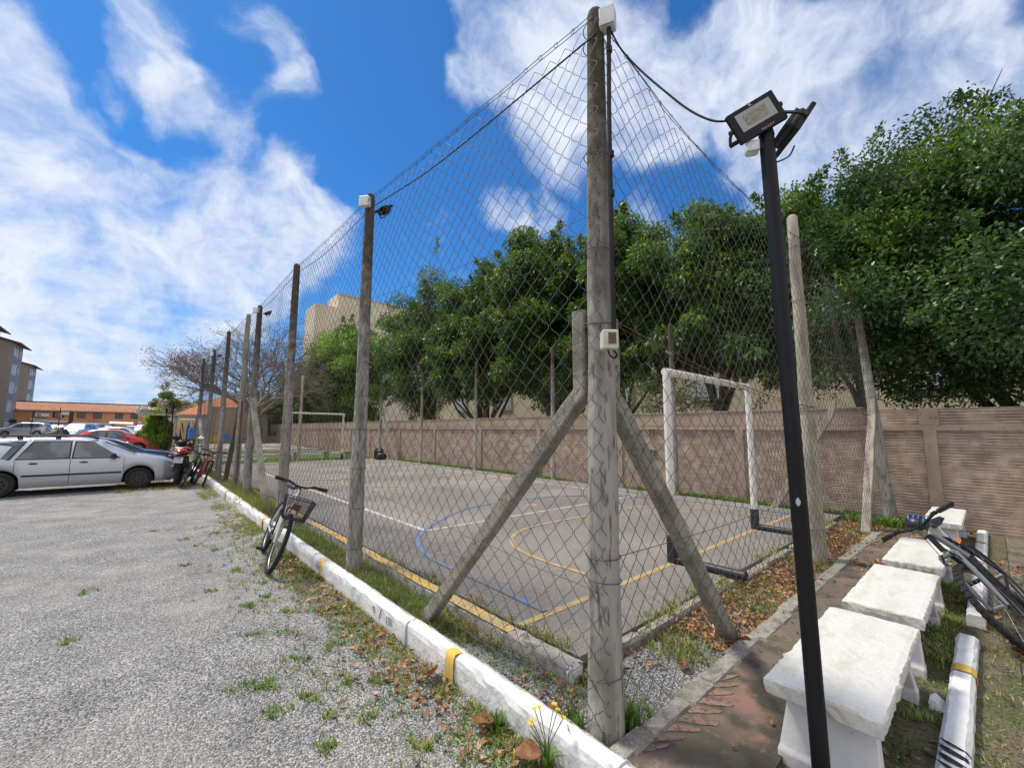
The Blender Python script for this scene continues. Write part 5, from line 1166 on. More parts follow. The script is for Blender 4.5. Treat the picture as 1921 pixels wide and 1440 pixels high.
# ------------------------------------------------------------------ trees
M['bark'] = mat('grey_brown_bark', (.075, .06, .045), .95, [(6, (.13, .11, .085), .5, .65)], [(20, .02)])
def leafmat(name, c, c2, isl=.5, tr=.3, rough=.42):
    return mat(name, c, rough, [(1.1, c2, .46, .64), (.45, tuple(q * .75 for q in c), .5, .7)], island=isl, trans=(tr, (1.25, 1.5, .6)), coord='World', spec=.28)
M['leaf_dark'] = leafmat('dark_green_leaf', (.07, .125, .03), (.13, .20, .045))
M['leaf_mid'] = leafmat('mid_green_leaf', (.10, .175, .035), (.18, .25, .055))
M['leaf_light'] = leafmat('light_green_leaf', (.19, .30, .05), (.27, .33, .06), .4, .4)
M['leaf_fine'] = leafmat('fine_grey_green_leaf', (.065, .118, .048), (.115, .17, .07), .5, .28, .35)
def tree(label, base, ctr, rad, nclump, nleaf, L_, W_, mats, seed, trunk_r=.16, droop=.4, clump_r=.7, name='leafy_tree', group=None, cat='tree', lobes=None, zmin=2.0, trunks=1, flat=.75, mix=(.0,), thin=None):
    root = thing(name, label, cat, base, group=group)
    r = np.random.default_rng(seed); ctr = np.array(ctr, float); rad = np.array(rad, float)
    # clumps, mostly near the crown's surface, following a lobed outline
    cl = []; dl = r.normal(0, 1, (9, 3)); dl /= np.linalg.norm(dl, axis=1)[:, None]
    while len(cl) < nclump:
        d = r.normal(0, 1, 3); d /= np.linalg.norm(d)
        lob = .80 + .30 * max(0, (dl @ d).max() - .45) / .55
        q = r.random() ** .36 * lob
        p = ctr + d * rad * q
        if p[2] < zmin + r.uniform(-.1, .5): continue
        cl.append(p)
    cl = np.array(cl); cr_ = clump_r * r.uniform(.6, 1.35, len(cl)); nleaf = int(nleaf * 1.7)
    # leaves
    wts = cr_ ** 2; wts /= wts.sum(); idx = r.choice(len(cl), nleaf, p=wts)
    d = r.normal(0, 1, (nleaf, 3)); d /= np.linalg.norm(d, axis=1)[:, None]
    q = r.random(nleaf) ** .5; P = cl[idx] + d * (cr_[idx] * q)[:, None] * np.array([1, 1, flat])
    # twigs sticking out give a ragged outline
    nt_ = int(nleaf * .09); ti = r.choice(len(cl), max(8, nclump // 2)); td = cl[ti] - ctr; td /= np.linalg.norm(td, axis=1)[:, None]; td[:, 2] += .12; td += r.normal(0, .35, td.shape)
    w_ = r.integers(0, len(ti), nt_); tt = r.random(nt_)
    P[:nt_] = cl[ti][w_] + td[w_] * (cr_[ti][w_] * (0.75 + tt * .62))[:, None] + r.normal(0, .11, (nt_, 3)) * (1.3 - tt)[:, None]
    if thin:
        kp = r.random(nleaf) < np.clip((P[:, 2] - thin[0]) / (thin[1] - thin[0]), .12, 1); P = P[kp]; idx = idx[kp]; nleaf = len(P)
    out_ = P - cl[idx]; out_ /= np.linalg.norm(out_, axis=1)[:, None] + 1e-6
    a = out_ * .6 + r.normal(0, .55, (nleaf, 3)); a[:, 2] -= droop; a /= np.linalg.norm(a, axis=1)[:, None]
    nn = r.normal(0, .5, (nleaf, 3)) + np.array([0, 0, 1.0]); s_ = np.cross(a, nn); s_ /= np.linalg.norm(s_, axis=1)[:, None] + 1e-6; u = np.cross(s_, a)
    l_ = (L_ * 1.12 * r.uniform(.6, 1.25, nleaf))[:, None]; w2 = (W_ * 1.2 * r.uniform(.7, 1.2, nleaf))[:, None]
    V = np.stack([P, P + a * l_ * .45 + s_ * w2 * .5 + u * w2 * .18, P + a * l_ - u * l_ * .06, P + a * l_ * .45 - s_ * w2 * .5 + u * w2 * .18], 1)
    F = np.arange(nleaf * 4).reshape(-1, 4)
    mi = None
    if len(mats) > 1:
        cm_ = (r.random(len(cl)) < mix[0]).astype(int); mi = cm_[idx]
        if len(mats) > 2: mi[r.random(nleaf) < .008] = 2
    bulk('crown', V, F, mats, root, True, mi=mi)
    # trunk and limbs
    b = MB(); bx, by, bz = base
    rg = random.Random(seed)
    for tk in range(trunks):
        fx_ = bx + rg.uniform(-.3, .3) + (tk - (trunks - 1) / 2) * .5; fy_ = by + (tk - (trunks - 1) / 2) * 1.2
        fork = Vector((fx_ + rg.uniform(-.25, .25), fy_ + rg.uniform(-.35, .35), max(1.2, (ctr[2] - rad[2]) * .8)))
        b.tube([(bx, by, -.1), ((bx + fork.x) / 2 + rg.uniform(-.1, .1), (by + fork.y) / 2, fork.z * .55), fork], [trunk_r * 1.25, trunk_r, trunk_r * .85], 9)
        sel = [i for i in range(len(cl)) if i % trunks == tk]
        mains = rg.sample(sel, min(7, len(sel))); mp_ = []
        for i in mains:
            e = Vector(cl[i]); m1 = fork.lerp(e, .45) + Vector((rg.uniform(-.3, .3), rg.uniform(-.3, .3), rg.uniform(0, .5))); pth = [fork, fork.lerp(m1, .5) + Vector((rg.uniform(-.12, .12), rg.uniform(-.12, .12), .1)), m1, m1.lerp(e, .55) + Vector((rg.uniform(-.15, .15), rg.uniform(-.15, .15), .1)), e]
            b.tube(pth, [trunk_r * .62, trunk_r * .5, trunk_r * .38, trunk_r * .24, .015], 6, 0, False); mp_ += pth[1:4]
        for i in sel:
            e = Vector(cl[i]); s0 = min(mp_, key=lambda p: (p - e).length + .3 * max(0, p.z - e.z)); mid = s0.lerp(e, .5) + Vector((rg.uniform(-.2, .2), rg.uniform(-.2, .2), rg.uniform(-.05, .25)))
            b.tube([s0, mid, e, e + (e - mid) * .5], [trunk_r * .2, trunk_r * .13, .014, .006], 5, 0, False)
    b.build('trunk', M['bark'], root, True)
    return root
M['leaf_young'] = mat('yellowing_leaf', (.36, .24, .06), .5, island=.4, trans=(.4, (1.2, 1.1, .5)))
GT = 'leafy trees behind the brick wall'
tree('big dark fine-leaved tree overhanging the brick wall at the right', (13.8, -1.6, 0), (13.2, -1.3, 4.7), (3.4, 4.4, 3.9), 230, 125000, .095, .044, [M['leaf_fine'], M['leaf_mid']], 11, .20, .15, .72, group=GT, zmin=2.6, mix=(.12,), trunks=2, thin=(1.2, 3.7))
tree('fine-leaved tree with feathery tips above the pale fence post', (14.2, 2.0, 0), (13.9, 2.0, 4.9), (2.6, 2.6, 3.6), 120, 70000, .10, .046, [M['leaf_fine'], M['leaf_mid'], M['leaf_young']], 12, .15, .15, .66, group=GT, zmin=3.0, mix=(.4,), thin=(1.6, 4.0))
tree('tree with drooping bright-tipped leaves behind the near goal', (14.0, 5.6, 0), (14.0, 5.5, 5.8), (2.5, 3.0, 3.3), 130, 66000, .16, .06, [M['leaf_dark'], M['leaf_mid'], M['leaf_light']], 13, .15, .7, .62, group=GT, zmin=3.5, mix=(.45,), thin=(2.2, 4.8))
tree('pointed tree right behind the corner post', (14.2, 9.2, 0), (14.2, 9.5, 6.2), (2.3, 2.3, 3.9), 105, 50000, .16, .06, [M['leaf_dark'], M['leaf_mid'], M['leaf_young']], 14, .14, .6, .6, group=GT, zmin=3.1, mix=(.4,), thin=(2, 4.6))
tree('tall tree with a narrow top left of the corner post', (14.2, 13.2, 0), (14.2, 13.6, 6.3), (2.5, 2.8, 4.9), 130, 62000, .16, .064, [M['leaf_dark'], M['leaf_mid'], M['leaf_young']], 15, .15, .6, .64, group=GT, zmin=3.2, mix=(.5,), trunks=2, thin=(2, 4.8))
tree('broad tree with yellowish young shoots above the middle of the wall', (14.4, 18.5, 0), (14.4, 18.6, 6.2), (2.6, 3.4, 4.8), 130, 60000, .17, .07, [M['leaf_dark'], M['leaf_mid'], M['leaf_young']], 16, .16, .55, .72, group=GT, zmin=3.2, mix=(.4,), trunks=2, thin=(2, 4.8))
tree('airy feathery tree to the right of the second fence post', (15.0, 25.5, 0), (14.8, 26.0, 7.6), (2.8, 4.0, 5.4), 110, 42000, .17, .055, [M['leaf_mid'], M['leaf_dark']], 17, .16, .2, .85, group=GT, zmin=2.6, mix=(.4,), trunks=2)
tree('light green tree in front of the tall beige block', (14.0, 37.5, 0), (13.4, 37.5, 6.0), (2.8, 6.3, 4.8), 130, 52000, .20, .085, [M['leaf_light'], M['leaf_mid']], 18, .16, .3, .95, group=GT, zmin=2.2, mix=(.5,))
tree('low dark tree under the tall beige block', (13.5, 43, 0), (13.0, 48.0, 4.6), (2.8, 5.0, 3.6), 60, 20000, .22, .10, [M['leaf_dark'], M['leaf_mid']], 19, .16, .3, 1.0, group=GT, zmin=1.6, mix=(.3,))
tree('dark rounded shrub tree behind the gate post', (11.6, 50, 0), (11.2, 50.0, 3.7), (2.8, 3.6, 2.7), 45, 14000, .24, .11, [M['leaf_dark'], M['leaf_mid']], 20, .14, .3, 1.0, group=GT, zmin=1.2, mix=(.3,))
tree('vivid green leafy shrub beside the pergola at the edge of the car park', (.95, 34.6, .1), (1.0, 34.5, 1.35), (.62, 1.0, 1.15), 42, 15000, .12, .05, [M['leaf_light'], M['leaf_mid']], 21, .05, .2, .34, 'shrub', cat='shrub', zmin=.3, mix=(.3,))
M['blossom'] = mat('white_blossom', (.72, .70, .60), .7, island=.2)
tree('white-blossomed tree behind the pergola', (3.3, 57, .3), (3.2, 57, 3.5), (2.9, 2.2, 1.7), 60, 20000, .19, .12, [M['blossom'], M['leaf_mid']], 22, .12, .1, .65, 'blossom_tree', zmin=1.6, mix=(.45,))

# bare wide-spreading tree with reddish pods
def bare_tree(label, base, H, spread, seed):
    root = thing('bare_tree', label, 'tree', base)
    r = random.Random(seed); b = MB(); tips = []
    def grow(p, d, ln, rad, lvl):
        pts = [p]; q = p; dd = d.copy(); k = 4
        for i in range(k):
            dd = (dd + Vector((r.uniform(-.22, .22), r.uniform(-.22, .22), r.uniform(-.12, .14)))).normalized(); q = q + dd * ln / k; pts.append(q)
        b.tube(pts, [rad * (1 - .40 * i / k) for i in range(k + 1)], 6 if lvl < 3 else 3, 0, False)
        if lvl >= 6: tips.append((q, dd)); return
        n_ = 3 if lvl in (0, 1, 3) else 2 if r.random() < .25 else 3
        for i in range(n_):
            a = r.uniform(0, 2 * PI); perp = dd.orthogonal().normalized(); perp.rotate(Matrix.Rotation(a, 3, dd)); sp = r.uniform(.45, .95)
            nd = (dd + perp * sp); nd.z = nd.z * (.55 if lvl < 3 else .75) + (.22 if lvl < 3 else .05); nd.normalize()
            grow(pts[-1] if i else pts[-2], nd, ln * r.uniform(.66, .86), rad * .60, lvl + 1)
    bx, by, bz = base
    f = Vector((bx - .1, by, bz + 2.7)); b.tube([(bx, by, bz - .1), (bx + .12, by, bz + 1.2), f], [.34, .27, .24], 9, 0)
    for k in range(6):
        a = 2 * PI * k / 6 + r.uniform(-.3, .3); grow(f, Vector((math.cos(a), math.sin(a), r.uniform(.6, 1.15))).normalized(), H * .235, .15, 1)
    grow(f, Vector((.1, 0, 1)), H * .26, .14, 1)
    b.build('trunk', mat('pale_brown_bark', (.20, .165, .145), .9, [(4, (.26, .22, .20), .5, .65)]), root, True)
    rg = np.random.default_rng(seed); T = np.array([t[0][:] for t in tips]); n = len(T) * 8
    P = np.repeat(T, 8, 0) + rg.normal(0, .16, (n, 3)); keep = rg.random(n) < .62; P = P[keep]; n = len(P)
    a = rg.normal(0, 1, (n, 3)); a[:, 2] -= .6; a /= np.linalg.norm(a, axis=1)[:, None]; s_ = np.cross(a, rg.normal(0, 1, (n, 3))); s_ /= np.linalg.norm(s_, axis=1)[:, None]
    V = np.stack([P, P + a * .06 + s_ * .022, P + a * .13, P + a * .06 - s_ * .022], 1)
    bulk('crown', V, np.arange(n * 4).reshape(-1, 4), mat('russet_pods', (.23, .155, .13), .8, island=.5), root, True)
    return root
bare_tree('wide bare tree with thin twigs and russet pods beyond the fence', (6.3, 36.5, .2), 9.0, 6, 5)
b_ = bare_tree('second bare twiggy tree standing behind the first one, right of it', (8.6, 46, .2), 11.5, 6, 9)
tree('small leafless shrub with a few dark leaves over the wall behind the goal', (12.2, 6.6, 0), (12.1, 6.4, 2.7), (.8, 1.4, .75), 34, 1500, .08, .035, [M['leaf_dark']], 31, .06, .2, .4, 'shrub', cat='shrub', zmin=1.9)
tree('dark hanging shrub leaning over the wall beside the last bench', (12.4, -1.0, 0), (11.9, -.9, 2.7), (.9, 3.0, .55), 50, 6000, .08, .036, [M['leaf_dark'], M['leaf_fine']], 32, .07, .2, .42, 'shrub', cat='shrub', zmin=2.15, mix=(.3,))
# ------------------------------------------------------------------ vehicles
def paint(name, c, metallic=.3, rough=.32): return mat(name, c, rough, metal=metallic, coat=.7)
M['silver'] = paint('silver_car_paint', (.50, .52, .55), .55, .34)
M['red'] = paint('red_car_paint', (.55, .012, .012), .0)
M['white_car'] = paint('white_car_paint', (.74, .75, .76), 0)
M['navy'] = paint('navy_car_paint', (.012, .018, .05), .2, .2)
M['grey_car'] = paint('grey_car_paint', (.16, .17, .19), .5)
M['paleblue'] = paint('pale_blue_car_paint', (.45, .52, .60), .4)
M['darkred'] = paint('maroon_car_paint', (.08, .015, .02), .2)
M['car_glass'] = mat('car_glass', (.055, .08, .095), .05, [(1.6, (.13, .17, .19), .48, .56)], spec=.9, coat=.4)  # paler noise patches paint soft bluish reflections into the glass colour
M['car_trim'] = mat('black_car_trim', (.02, .02, .022), .55)
M['well'] = mat('wheel_well', (.008, .008, .008), 1)
M['steel_wheel'] = mat('black_steel_wheel', (.03, .03, .032), .5)
M['alloy'] = mat('alloy_wheel', (.45, .46, .47), .35, metal=.7)
M['headlight'] = mat('headlight_lens', (.55, .57, .55), .12, [(20, (.3, .3, .28), .5, .6)], coat=.6)
M['taillight'] = mat('tail_light', (.45, .02, .015), .2, coat=.5)
M['amber'] = mat('amber_lens', (.7, .22, .03), .25)

def interp(pts, x): return float(np.interp(x, [p[0] for p in pts], [p[1] for p in pts]))
def car(label, length, width, roof, belt, shoulder_in, wheels, wr, pm, wheel_m, windows, nose=None, rack=False, stripe=False, detail=True, group='parked cars', sill=.20, name='parked_car', wsl=None):
    """roof: top line (x,z) over the whole length; belt: (x,z) waist line; x from 0 (tail) to length (nose)"""
    root = thing(name, label, 'car', (0, 0, 0), group=group)
    hw = width / 2
    xs_ = set(np.linspace(0, length, 34).round(3).tolist())
    for p in roof + belt: xs_.add(round(p[0], 3))
    for wx in wheels:
        for k in range(-10, 11): xs_.add(round(wx + (wr + .06) * k / 10, 3))
    xs_ = sorted(x for x in xs_ if 0 <= x <= length)
    arch = wr + .055
    def body_w(x):
        e = min(x, length - x); c = .0
        if e < .55: c = (1 - e / .55) ** 2 * .20
        return hw - c
    def zb(x):
        z = sill + (.04 if x < .3 or x > length - .3 else 0)
        for wx in wheels:
            d = abs(x - wx)
            if d < arch: z = max(z, wr + math.sqrt(arch * arch - d * d))
        return z
    def zt(x): return interp(roof, x)
    def zbelt(x): return min(interp(belt, x), zt(x) - .015)
    def ring(x):
        w = body_w(x); zr = zt(x); zl = zbelt(x); z0 = min(zb(x), zl - .03); cab = zr - zl
        t = min(1, cab / .38)
        wr_ = w - .02 - shoulder_in * t
        zm = (z0 + zl) / 2
        return [(w - .05, z0), (w - .012, z0 + (zl - z0) * .08), (w, zm), (w - .004, zl - (zl - z0) * .22), (w - .025, zl), (lerp(w - .05, wr_, 1.0), zl + cab * .86), (wr_ - .09, zr - .004), (wr_ * .5, zr + .012), (0, zr + .016)]
    def lerp(a, c, t): return a + (c - a) * t
    V = []; F = []; K = 9
    for x in xs_:
        rr = ring(x)
        for (y, z) in rr: V.append((x - length / 2, -y, z))
        for (y, z) in rr[-2::-1]: V.append((x - length / 2, y, z))
    k = 2 * K - 1
    F = [(i * k + j, i * k + j + 1, (i + 1) * k + j + 1, (i + 1) * k + j) for i in range(len(xs_) - 1) for j in range(k - 1)]
    F += [tuple(range(k)), tuple(range(len(V) - 1, len(V) - k - 1, -1))]
    b = MB(); b.add(V, F, 0, True); body = b.build('body', pm, root)
    b = MB(); b.box((0, 0, (sill + .45) / 2 + .05), (length - .35, width - .30, .55 - sill)); b.build('underbody', M['well'], root)
    # surface of the side glass area
    def side(x, z, off):
        rr = ring(x); (y0, z0), (y1, z1) = rr[4], rr[5]
        t = (z - z0) / max(1e-3, z1 - z0); return y0 + (y1 - y0) * t + off
    for s_ in (-1, 1):
        for wn_ in windows:
            for (grow_, off, mm, nm) in ((.03, .006, 'car_trim', 'window_frame'), (0, .010, 'car_glass', 'window')):
                cx = sum(p[0] for p in wn_) / len(wn_); cz = sum(p[1] for p in wn_) / len(wn_)
                P = []
                for (x, z) in wn_:
                    dx, dz = x - cx, z - cz; P.append((x + (grow_ if dx > 0 else -grow_), z + (grow_ * .8 if dz > 0 else -grow_ * .8)))
                V = [(x - length / 2, s_ * side(x, z, off), z) for x, z in P]
                b = MB(); b.add(V, [tuple(range(len(V)))]); b.build(nm, M[mm], root)
        if detail:
            b = MB()                                           # door seams, mouldings
            for sx in detail if isinstance(detail, (list, tuple)) else ():
                pts = []
                for q in range(10):
                    z = sill + .06 + (zbelt(sx) - sill - .06) * q / 9
                    rr = ring(sx); ys = np.interp(z, [p[1] for p in rr[:5]], [p[0] for p in rr[:5]]); pts.append((sx - length / 2, s_ * (ys + .0015), z))
                b.tube(pts, .005, 4, 0, False)
            if detail and isinstance(detail, (list, tuple)): b.build('door_seam', M['well'], root)
            if stripe:
                b = MB(); zz = .50
                x_ = wheels[0] + arch + .02
                while x_ < wheels[1] - arch - .02:
                    x2 = min(x_ + .2, wheels[1] - arch - .02); b.box(((x_ + x2) / 2 - length / 2, s_ * (hw + .006), zz), (x2 - x_ + .001, .022, .045)); x_ += .2
                b.build('side_moulding', M['car_trim'], root)
                for hx in (wheels[0] + .55, wheels[0] + 1.45):
                    b = MB(); b.ell((hx - length / 2, s_ * (hw - .005), .80), (.085, .018, .022), 12, 6); b.build('door_handle', M['car_trim'], root)
        mx_ = windows[0][-1][0] if False else max(p[0] for p in windows[0])
        b = MB(); b.box((mx_ - .12 - length / 2, s_ * (hw + .07), zbelt(mx_ - .1) + .07), (.10, .17, .12), bev=.02); b.box((mx_ - .10 - length / 2, s_ * (hw - .01), zbelt(mx_ - .1) + .04), (.08, .10, .05)); b.build('mirror', M['car_trim'] if stripe else pm, root)
    # wheels
    for wx in wheels:
        for s_ in (-1, 1):
            w = thing('wheel', None, None); w.parent = root
            c = Vector((wx - length / 2, s_ * (hw - .11), wr))
            b = MB(); b.tube([c + Vector((0, -.10, 0)), c + Vector((0, -.085, 0)), c + Vector((0, .085, 0)), c + Vector((0, .10, 0))], [wr * .90, wr, wr, wr * .90], 32); b.build('tyre', M['rubber'], w)
            b = MB(); yy = s_ * .101; rr_ = wr * .64
            b.tube([c + Vector((0, yy - s_ * .02, 0)), c + Vector((0, yy, 0))], [rr_, rr_ * .98], 28)
            nsp = 8 if wheel_m == 'steel_wheel' else 7
            b.build('rim', M[wheel_m], w)
            b = MB()
            for q in range(nsp):
                a = 2 * PI * q / nsp; e = Vector((math.cos(a), 0, math.sin(a)))
                if wheel_m == 'steel_wheel': b.cyl(c + Vector((0, yy + s_ * .004, 0)) + e * rr_ * .62, .022, .012, 'Y', 10)
                else: e2 = Vector((math.cos(a + PI / nsp), 0, math.sin(a + PI / nsp))); b.cyl(c + Vector((0, yy + s_ * .003, 0)) + e2 * rr_ * .66, rr_ * .20, .006, 'Y', 10)
            b.build('wheel_holes', M['well'], w)
            b = MB(); b.cyl(c + Vector((0, yy + s_ * .01, 0)), .045, .03, 'Y', 14); b.build('hub_cap', M[wheel_m], w)
    # windscreens
    def screen(x0, x1, nm):
        b = MB(); V = []; n_ = 7
        for i in range(n_ + 1):
            x = x0 + (x1 - x0) * i / n_; rr = ring(x); hwx = rr[6][0] + .01
            for q in (-1, -.5, 0, .5, 1):
                y = hwx * q; z = np.interp(abs(y), [0, rr[7][0], rr[6][0]], [rr[8][1], rr[7][1], rr[6][1]]); V.append((x - length / 2, y, z + .012))
        b.add(V, [(i * 5 + q, i * 5 + q + 1, (i + 1) * 5 + q + 1, (i + 1) * 5 + q) for i in range(n_) for q in range(4)], 0, True); b.build(nm, M['car_glass'], root)
    if wsl: screen(wsl[0], wsl[1], 'windscreen'); screen(wsl[2], wsl[3], 'rear_window')
    for s_ in (-1, 1):
        z = zt(length - .12) - .13
        b = MB(); b.ell((length - .16 - length / 2, s_ * (body_w(length - .16) - .15), z), (.20, .165, .075), 14, 8); b.build('headlight', M['headlight'], root)
        z = zbelt(.12) - .10
        b = MB(); b.ell((.08 - length / 2, s_ * (body_w(.1) - .10), z), (.12, .13, .14), 12, 8); b.build('tail_light', M['taillight'], root)
    b = MB(); b.box((length / 2 - .035, 0, .42), (.10, width * .70, .14), bev=.03); b.build('grille', M['car_trim'], root)
    b = MB(); b.box((length / 2 + .012, 0, .44), (.02, .40, .13)); b.box((-length / 2 - .012, 0, .62), (.02, .40, .13)); b.build('number_plate', M['white_plastic'], root)
    if rack:
        for s_ in (-1, 1):
            b = MB(); z = max(p[1] for p in roof); xa, xb = rack; yy = hw - shoulder_in - .11
            b.tube([(xa - length / 2, s_ * yy, z - .03), (xa + .12 - length / 2, s_ * yy, z + .055), (xb - .25 - length / 2, s_ * yy, z + .05), (xb - length / 2, s_ * yy, z - .05)], .018, 8)
            for q in (.25, .6): b.box((xa + (xb - xa) * q - length / 2, s_ * yy, z + .01), (.10, .03, .06))
            b.build('roof_rail', M['car_trim'], root)
    return root
def place(o, x, y, ang, z=None):
    o.location = (x, y, gz(y) if z is None else z); o.rotation_euler = (0, 0, ang)
wagon = car('silver estate car with black roof rails and steel wheels, parked nearest', 4.25, 1.70,
    [(0, .55), (.04, .95), (.35, 1.36), (.6, 1.41), (1.4, 1.44), (2.1, 1.42), (2.55, 1.36), (3.28, .97), (3.5, .93), (3.9, .84), (4.13, .72), (4.22, .60), (4.25, .45)],
    [(0, .8), (.4, .90), (2.9, .885), (3.3, .86), (4.25, .62)], .19, [.78, 3.36], .30, M['silver'], 'steel_wheel',
    [[(2.02, .92), (2.92, .91), (2.86, .96), (2.42, 1.30), (2.05, 1.33)], [(1.04, .925), (1.94, .92), (1.94, 1.335), (1.30, 1.335)], [(.32, .93), (.90, .925), (1.14, 1.33), (.50, 1.32)]],
    rack=(.55, 2.45), stripe=True, detail=[1.98, 3.02, 1.02], wsl=(2.60, 3.24, .06, .30))
# front wheel on the gravel at (0.1, 16.05), heading roughly towards the fence
wagon_dir = math.atan2(16.02 - 15.97, .13 + 2.32)
place(wagon, .13 - (3.36 - 2.125) - .0, 16.85, R_(0), 0)
b = MB(); b.ell((2.34 - 2.125, -.842, .70), (.012, .006, .022), 8, 6); b.build('lock', M['car_trim'], wagon)
red = car('red sedan with alloy wheels parked nose towards the shrub', 4.35, 1.75,
    [(0, .60), (.03, .98), (.5, 1.02), (1.15, 1.38), (1.6, 1.455), (2.1, 1.46), (2.5, 1.38), (3.35, .98), (3.9, .86), (4.2, .72), (4.32, .55), (4.35, .45)],
    [(0, .88), (.5, .93), (3.2, .92), (4.35, .60)], .20, [.80, 3.42], .31, M['red'], 'alloy',
    [[(2.0, .97), (3.0, .955), (2.45, 1.33), (2.02, 1.38)], [(1.0, .99), (1.92, .97), (1.92, 1.38), (1.5, 1.36)]], detail=[1.96, 3.0], wsl=(2.55, 3.28, .55, 1.1))
place(red, -1.02, 34.6, R_(-6), .17)
navy = car('dark navy sedan parked just behind the silver estate', 4.4, 1.76,
    [(0, .60), (.03, .98), (.5, 1.02), (1.15, 1.34), (1.6, 1.39), (2.1, 1.39), (2.5, 1.32), (3.3, .98), (3.9, .90), (4.25, .74), (4.38, .55), (4.4, .45)],
    [(0, .88), (.5, .92), (3.2, .90), (4.4, .60)], .20, [.85, 3.5], .31, M['navy'], 'alloy',
    [[(2.0, .95), (3.0, .94), (2.45, 1.27), (2.02, 1.32)], [(1.0, .96), (1.92, .95), (1.92, 1.32), (1.5, 1.3)]], detail=[1.96, 3.0], wsl=(2.55, 3.25, .55, 1.1))
place(navy, -.85, 19.75, R_(-2))
suv_roof = [(0, .7), (.03, 1.15), (.35, 1.66), (.8, 1.74), (2.4, 1.74), (2.9, 1.62), (3.6, 1.15), (4.3, 1.05), (4.55, .85), (4.6, .5)]
suv_belt = [(0, 1.05), (.4, 1.12), (3.5, 1.08), (4.6, .7)]
suv_win = [[(2.15, 1.16), (3.15, 1.14), (2.75, 1.55), (2.2, 1.62)], [(1.2, 1.17), (2.08, 1.16), (2.08, 1.63), (1.25, 1.63)], [(.4, 1.19), (1.1, 1.17), (1.15, 1.62), (.55, 1.56)]]
def suv(label, pm): return car(label, 4.6, 1.8, suv_roof, suv_belt, .18, [.85, 3.65], .35, M[pm], 'alloy', suv_win, detail=False, wsl=(2.95, 3.55, .05, .3))
hatch_roof = [(0, .6), (.03, 1.0), (.4, 1.38), (.8, 1.46), (1.8, 1.48), (2.2, 1.40), (2.95, .98), (3.6, .85), (3.85, .65), (3.9, .45)]
hatch_belt = [(0, .88), (.5, .92), (2.8, .9), (3.9, .6)]
hatch_win = [[(1.75, .96), (2.65, .95), (2.15, 1.34), (1.78, 1.40)], [(.7, .98), (1.68, .96), (1.68, 1.40), (.95, 1.38)]]
def hatch(label, pm): return car(label, 3.9, 1.7, hatch_roof, hatch_belt, .19, [.65, 3.1], .30, M[pm], 'alloy', hatch_win, detail=False, wsl=(2.25, 2.9, .05, .38))
s1 = suv('silver minivan parked in front of the grey apartment blocks', 'silver'); place(s1, -10.6, 80.5, R_(165), .58)
s2 = hatch('white hatchback peeking out behind the silver minivan', 'white_car'); place(s2, -9.4, 91.0, R_(-100), .66)
s3 = suv('silver-blue van facing forwards behind the tarpaulin heap', 'paleblue'); place(s3, -4.8, 66.5, R_(-105), .46)
s4 = hatch('small white car between the silver-blue van and the red sedan', 'white_car'); place(s4, -3.3, 80.0, R_(-95), .58)
s5 = hatch('white hatchback parked just behind the red sedan', 'white_car'); place(s5, -.9, 52.5, R_(-10), .31)
s6 = hatch('distant white car near the orange building, left of the maroon car', 'white_car'); place(s6, -.6, 78.0, R_(-110), .56)
s7 = suv('maroon car partly hidden behind the green shrub', 'darkred'); place(s7, .7, 69, R_(-100), .46)
s8 = hatch('dark grey car between the minivan and the silver-blue van', 'grey_car'); place(s8, -7.3, 80.0, R_(-95), .58)
s9 = suv('grey car parked right of the silver-blue van', 'grey_car'); place(s9, -4.2, 76.0, R_(-95), .54)
# heap under black tarpaulin
b = MB(); rg = random.Random(2); V = []; n_ = 12
for j in range(6):
    for i in range(n_):
        a = 2 * PI * i / n_; q = [1, .96, .85, .6, .35, .08][j]; V.append((math.cos(a) * .95 * q * rg.uniform(.88, 1.1) + .2 * j / 6, math.sin(a) * .8 * q * rg.uniform(.9, 1.1), [0, .35, .8, 1.25, 1.5, 1.62][j] * rg.uniform(.95, 1.05)))
b.add(V, [(j * n_ + i, j * n_ + (i + 1) % n_, (j + 1) * n_ + (i + 1) % n_, (j + 1) * n_ + i) for j in range(5) for i in range(n_)] + [tuple(range(60, 72))]); tp = b.build('tarpaulin_heap', M['black_plastic']); tp.location = (-3.55, 35.6, .1); setp(tp, 'black tarpaulin heap showing above the roof of the silver estate', 'tarpaulin')

# motorcycle seen from behind
mc = thing('motorcycle', 'black and red motorcycle seen from behind beside the silver estate', 'motorcycle', (1.12, 16.55, .06))
mc.rotation_euler = (R_(2), 0, R_(78))
def mcw(x, rad, wd):
    w = thing('wheel', None, None); w.parent = mc
    b = MB(); b.torus((x, 0, rad), (0, 1, 0), rad - wd / 2, wd / 2, 30, 10); b.build('tyre', M['rubber'], w)
    b = MB(); b.torus((x, 0, rad), (0, 1, 0), rad - wd, .02, 26, 6)
    for k in range(6): b.tube([(x, 0, rad), (x + math.cos(k * PI / 3) * (rad - wd), 0, rad + math.sin(k * PI / 3) * (rad - wd))], .014, 5)
    b.build('rim', M['charcoal'], w)
mcw(-.64, .31, .13); mcw(.68, .30, .10)
b = MB(); b.tube([(.25, 0, .88), (.05, 0, .55), (-.25, 0, .50), (-.64, 0, .31)], .03, 8); b.tube([(.30, 0, .92), (.15, 0, .80), (-.35, 0, .78), (-.75, 0, .92)], .028, 8); b.box((.05, 0, .45), (.42, .30, .36), bev=.04); b.tube([(-.10, -.15, .35), (-.4, -.18, .38), (-.85, -.19, .45)], [.03, .05, .06], 10); b.build('frame', M['charcoal'], mc)
b = MB(); b.ell((.18, 0, .93), (.30, .17, .15), 14, 9); b.build('tank', M['red'], mc)
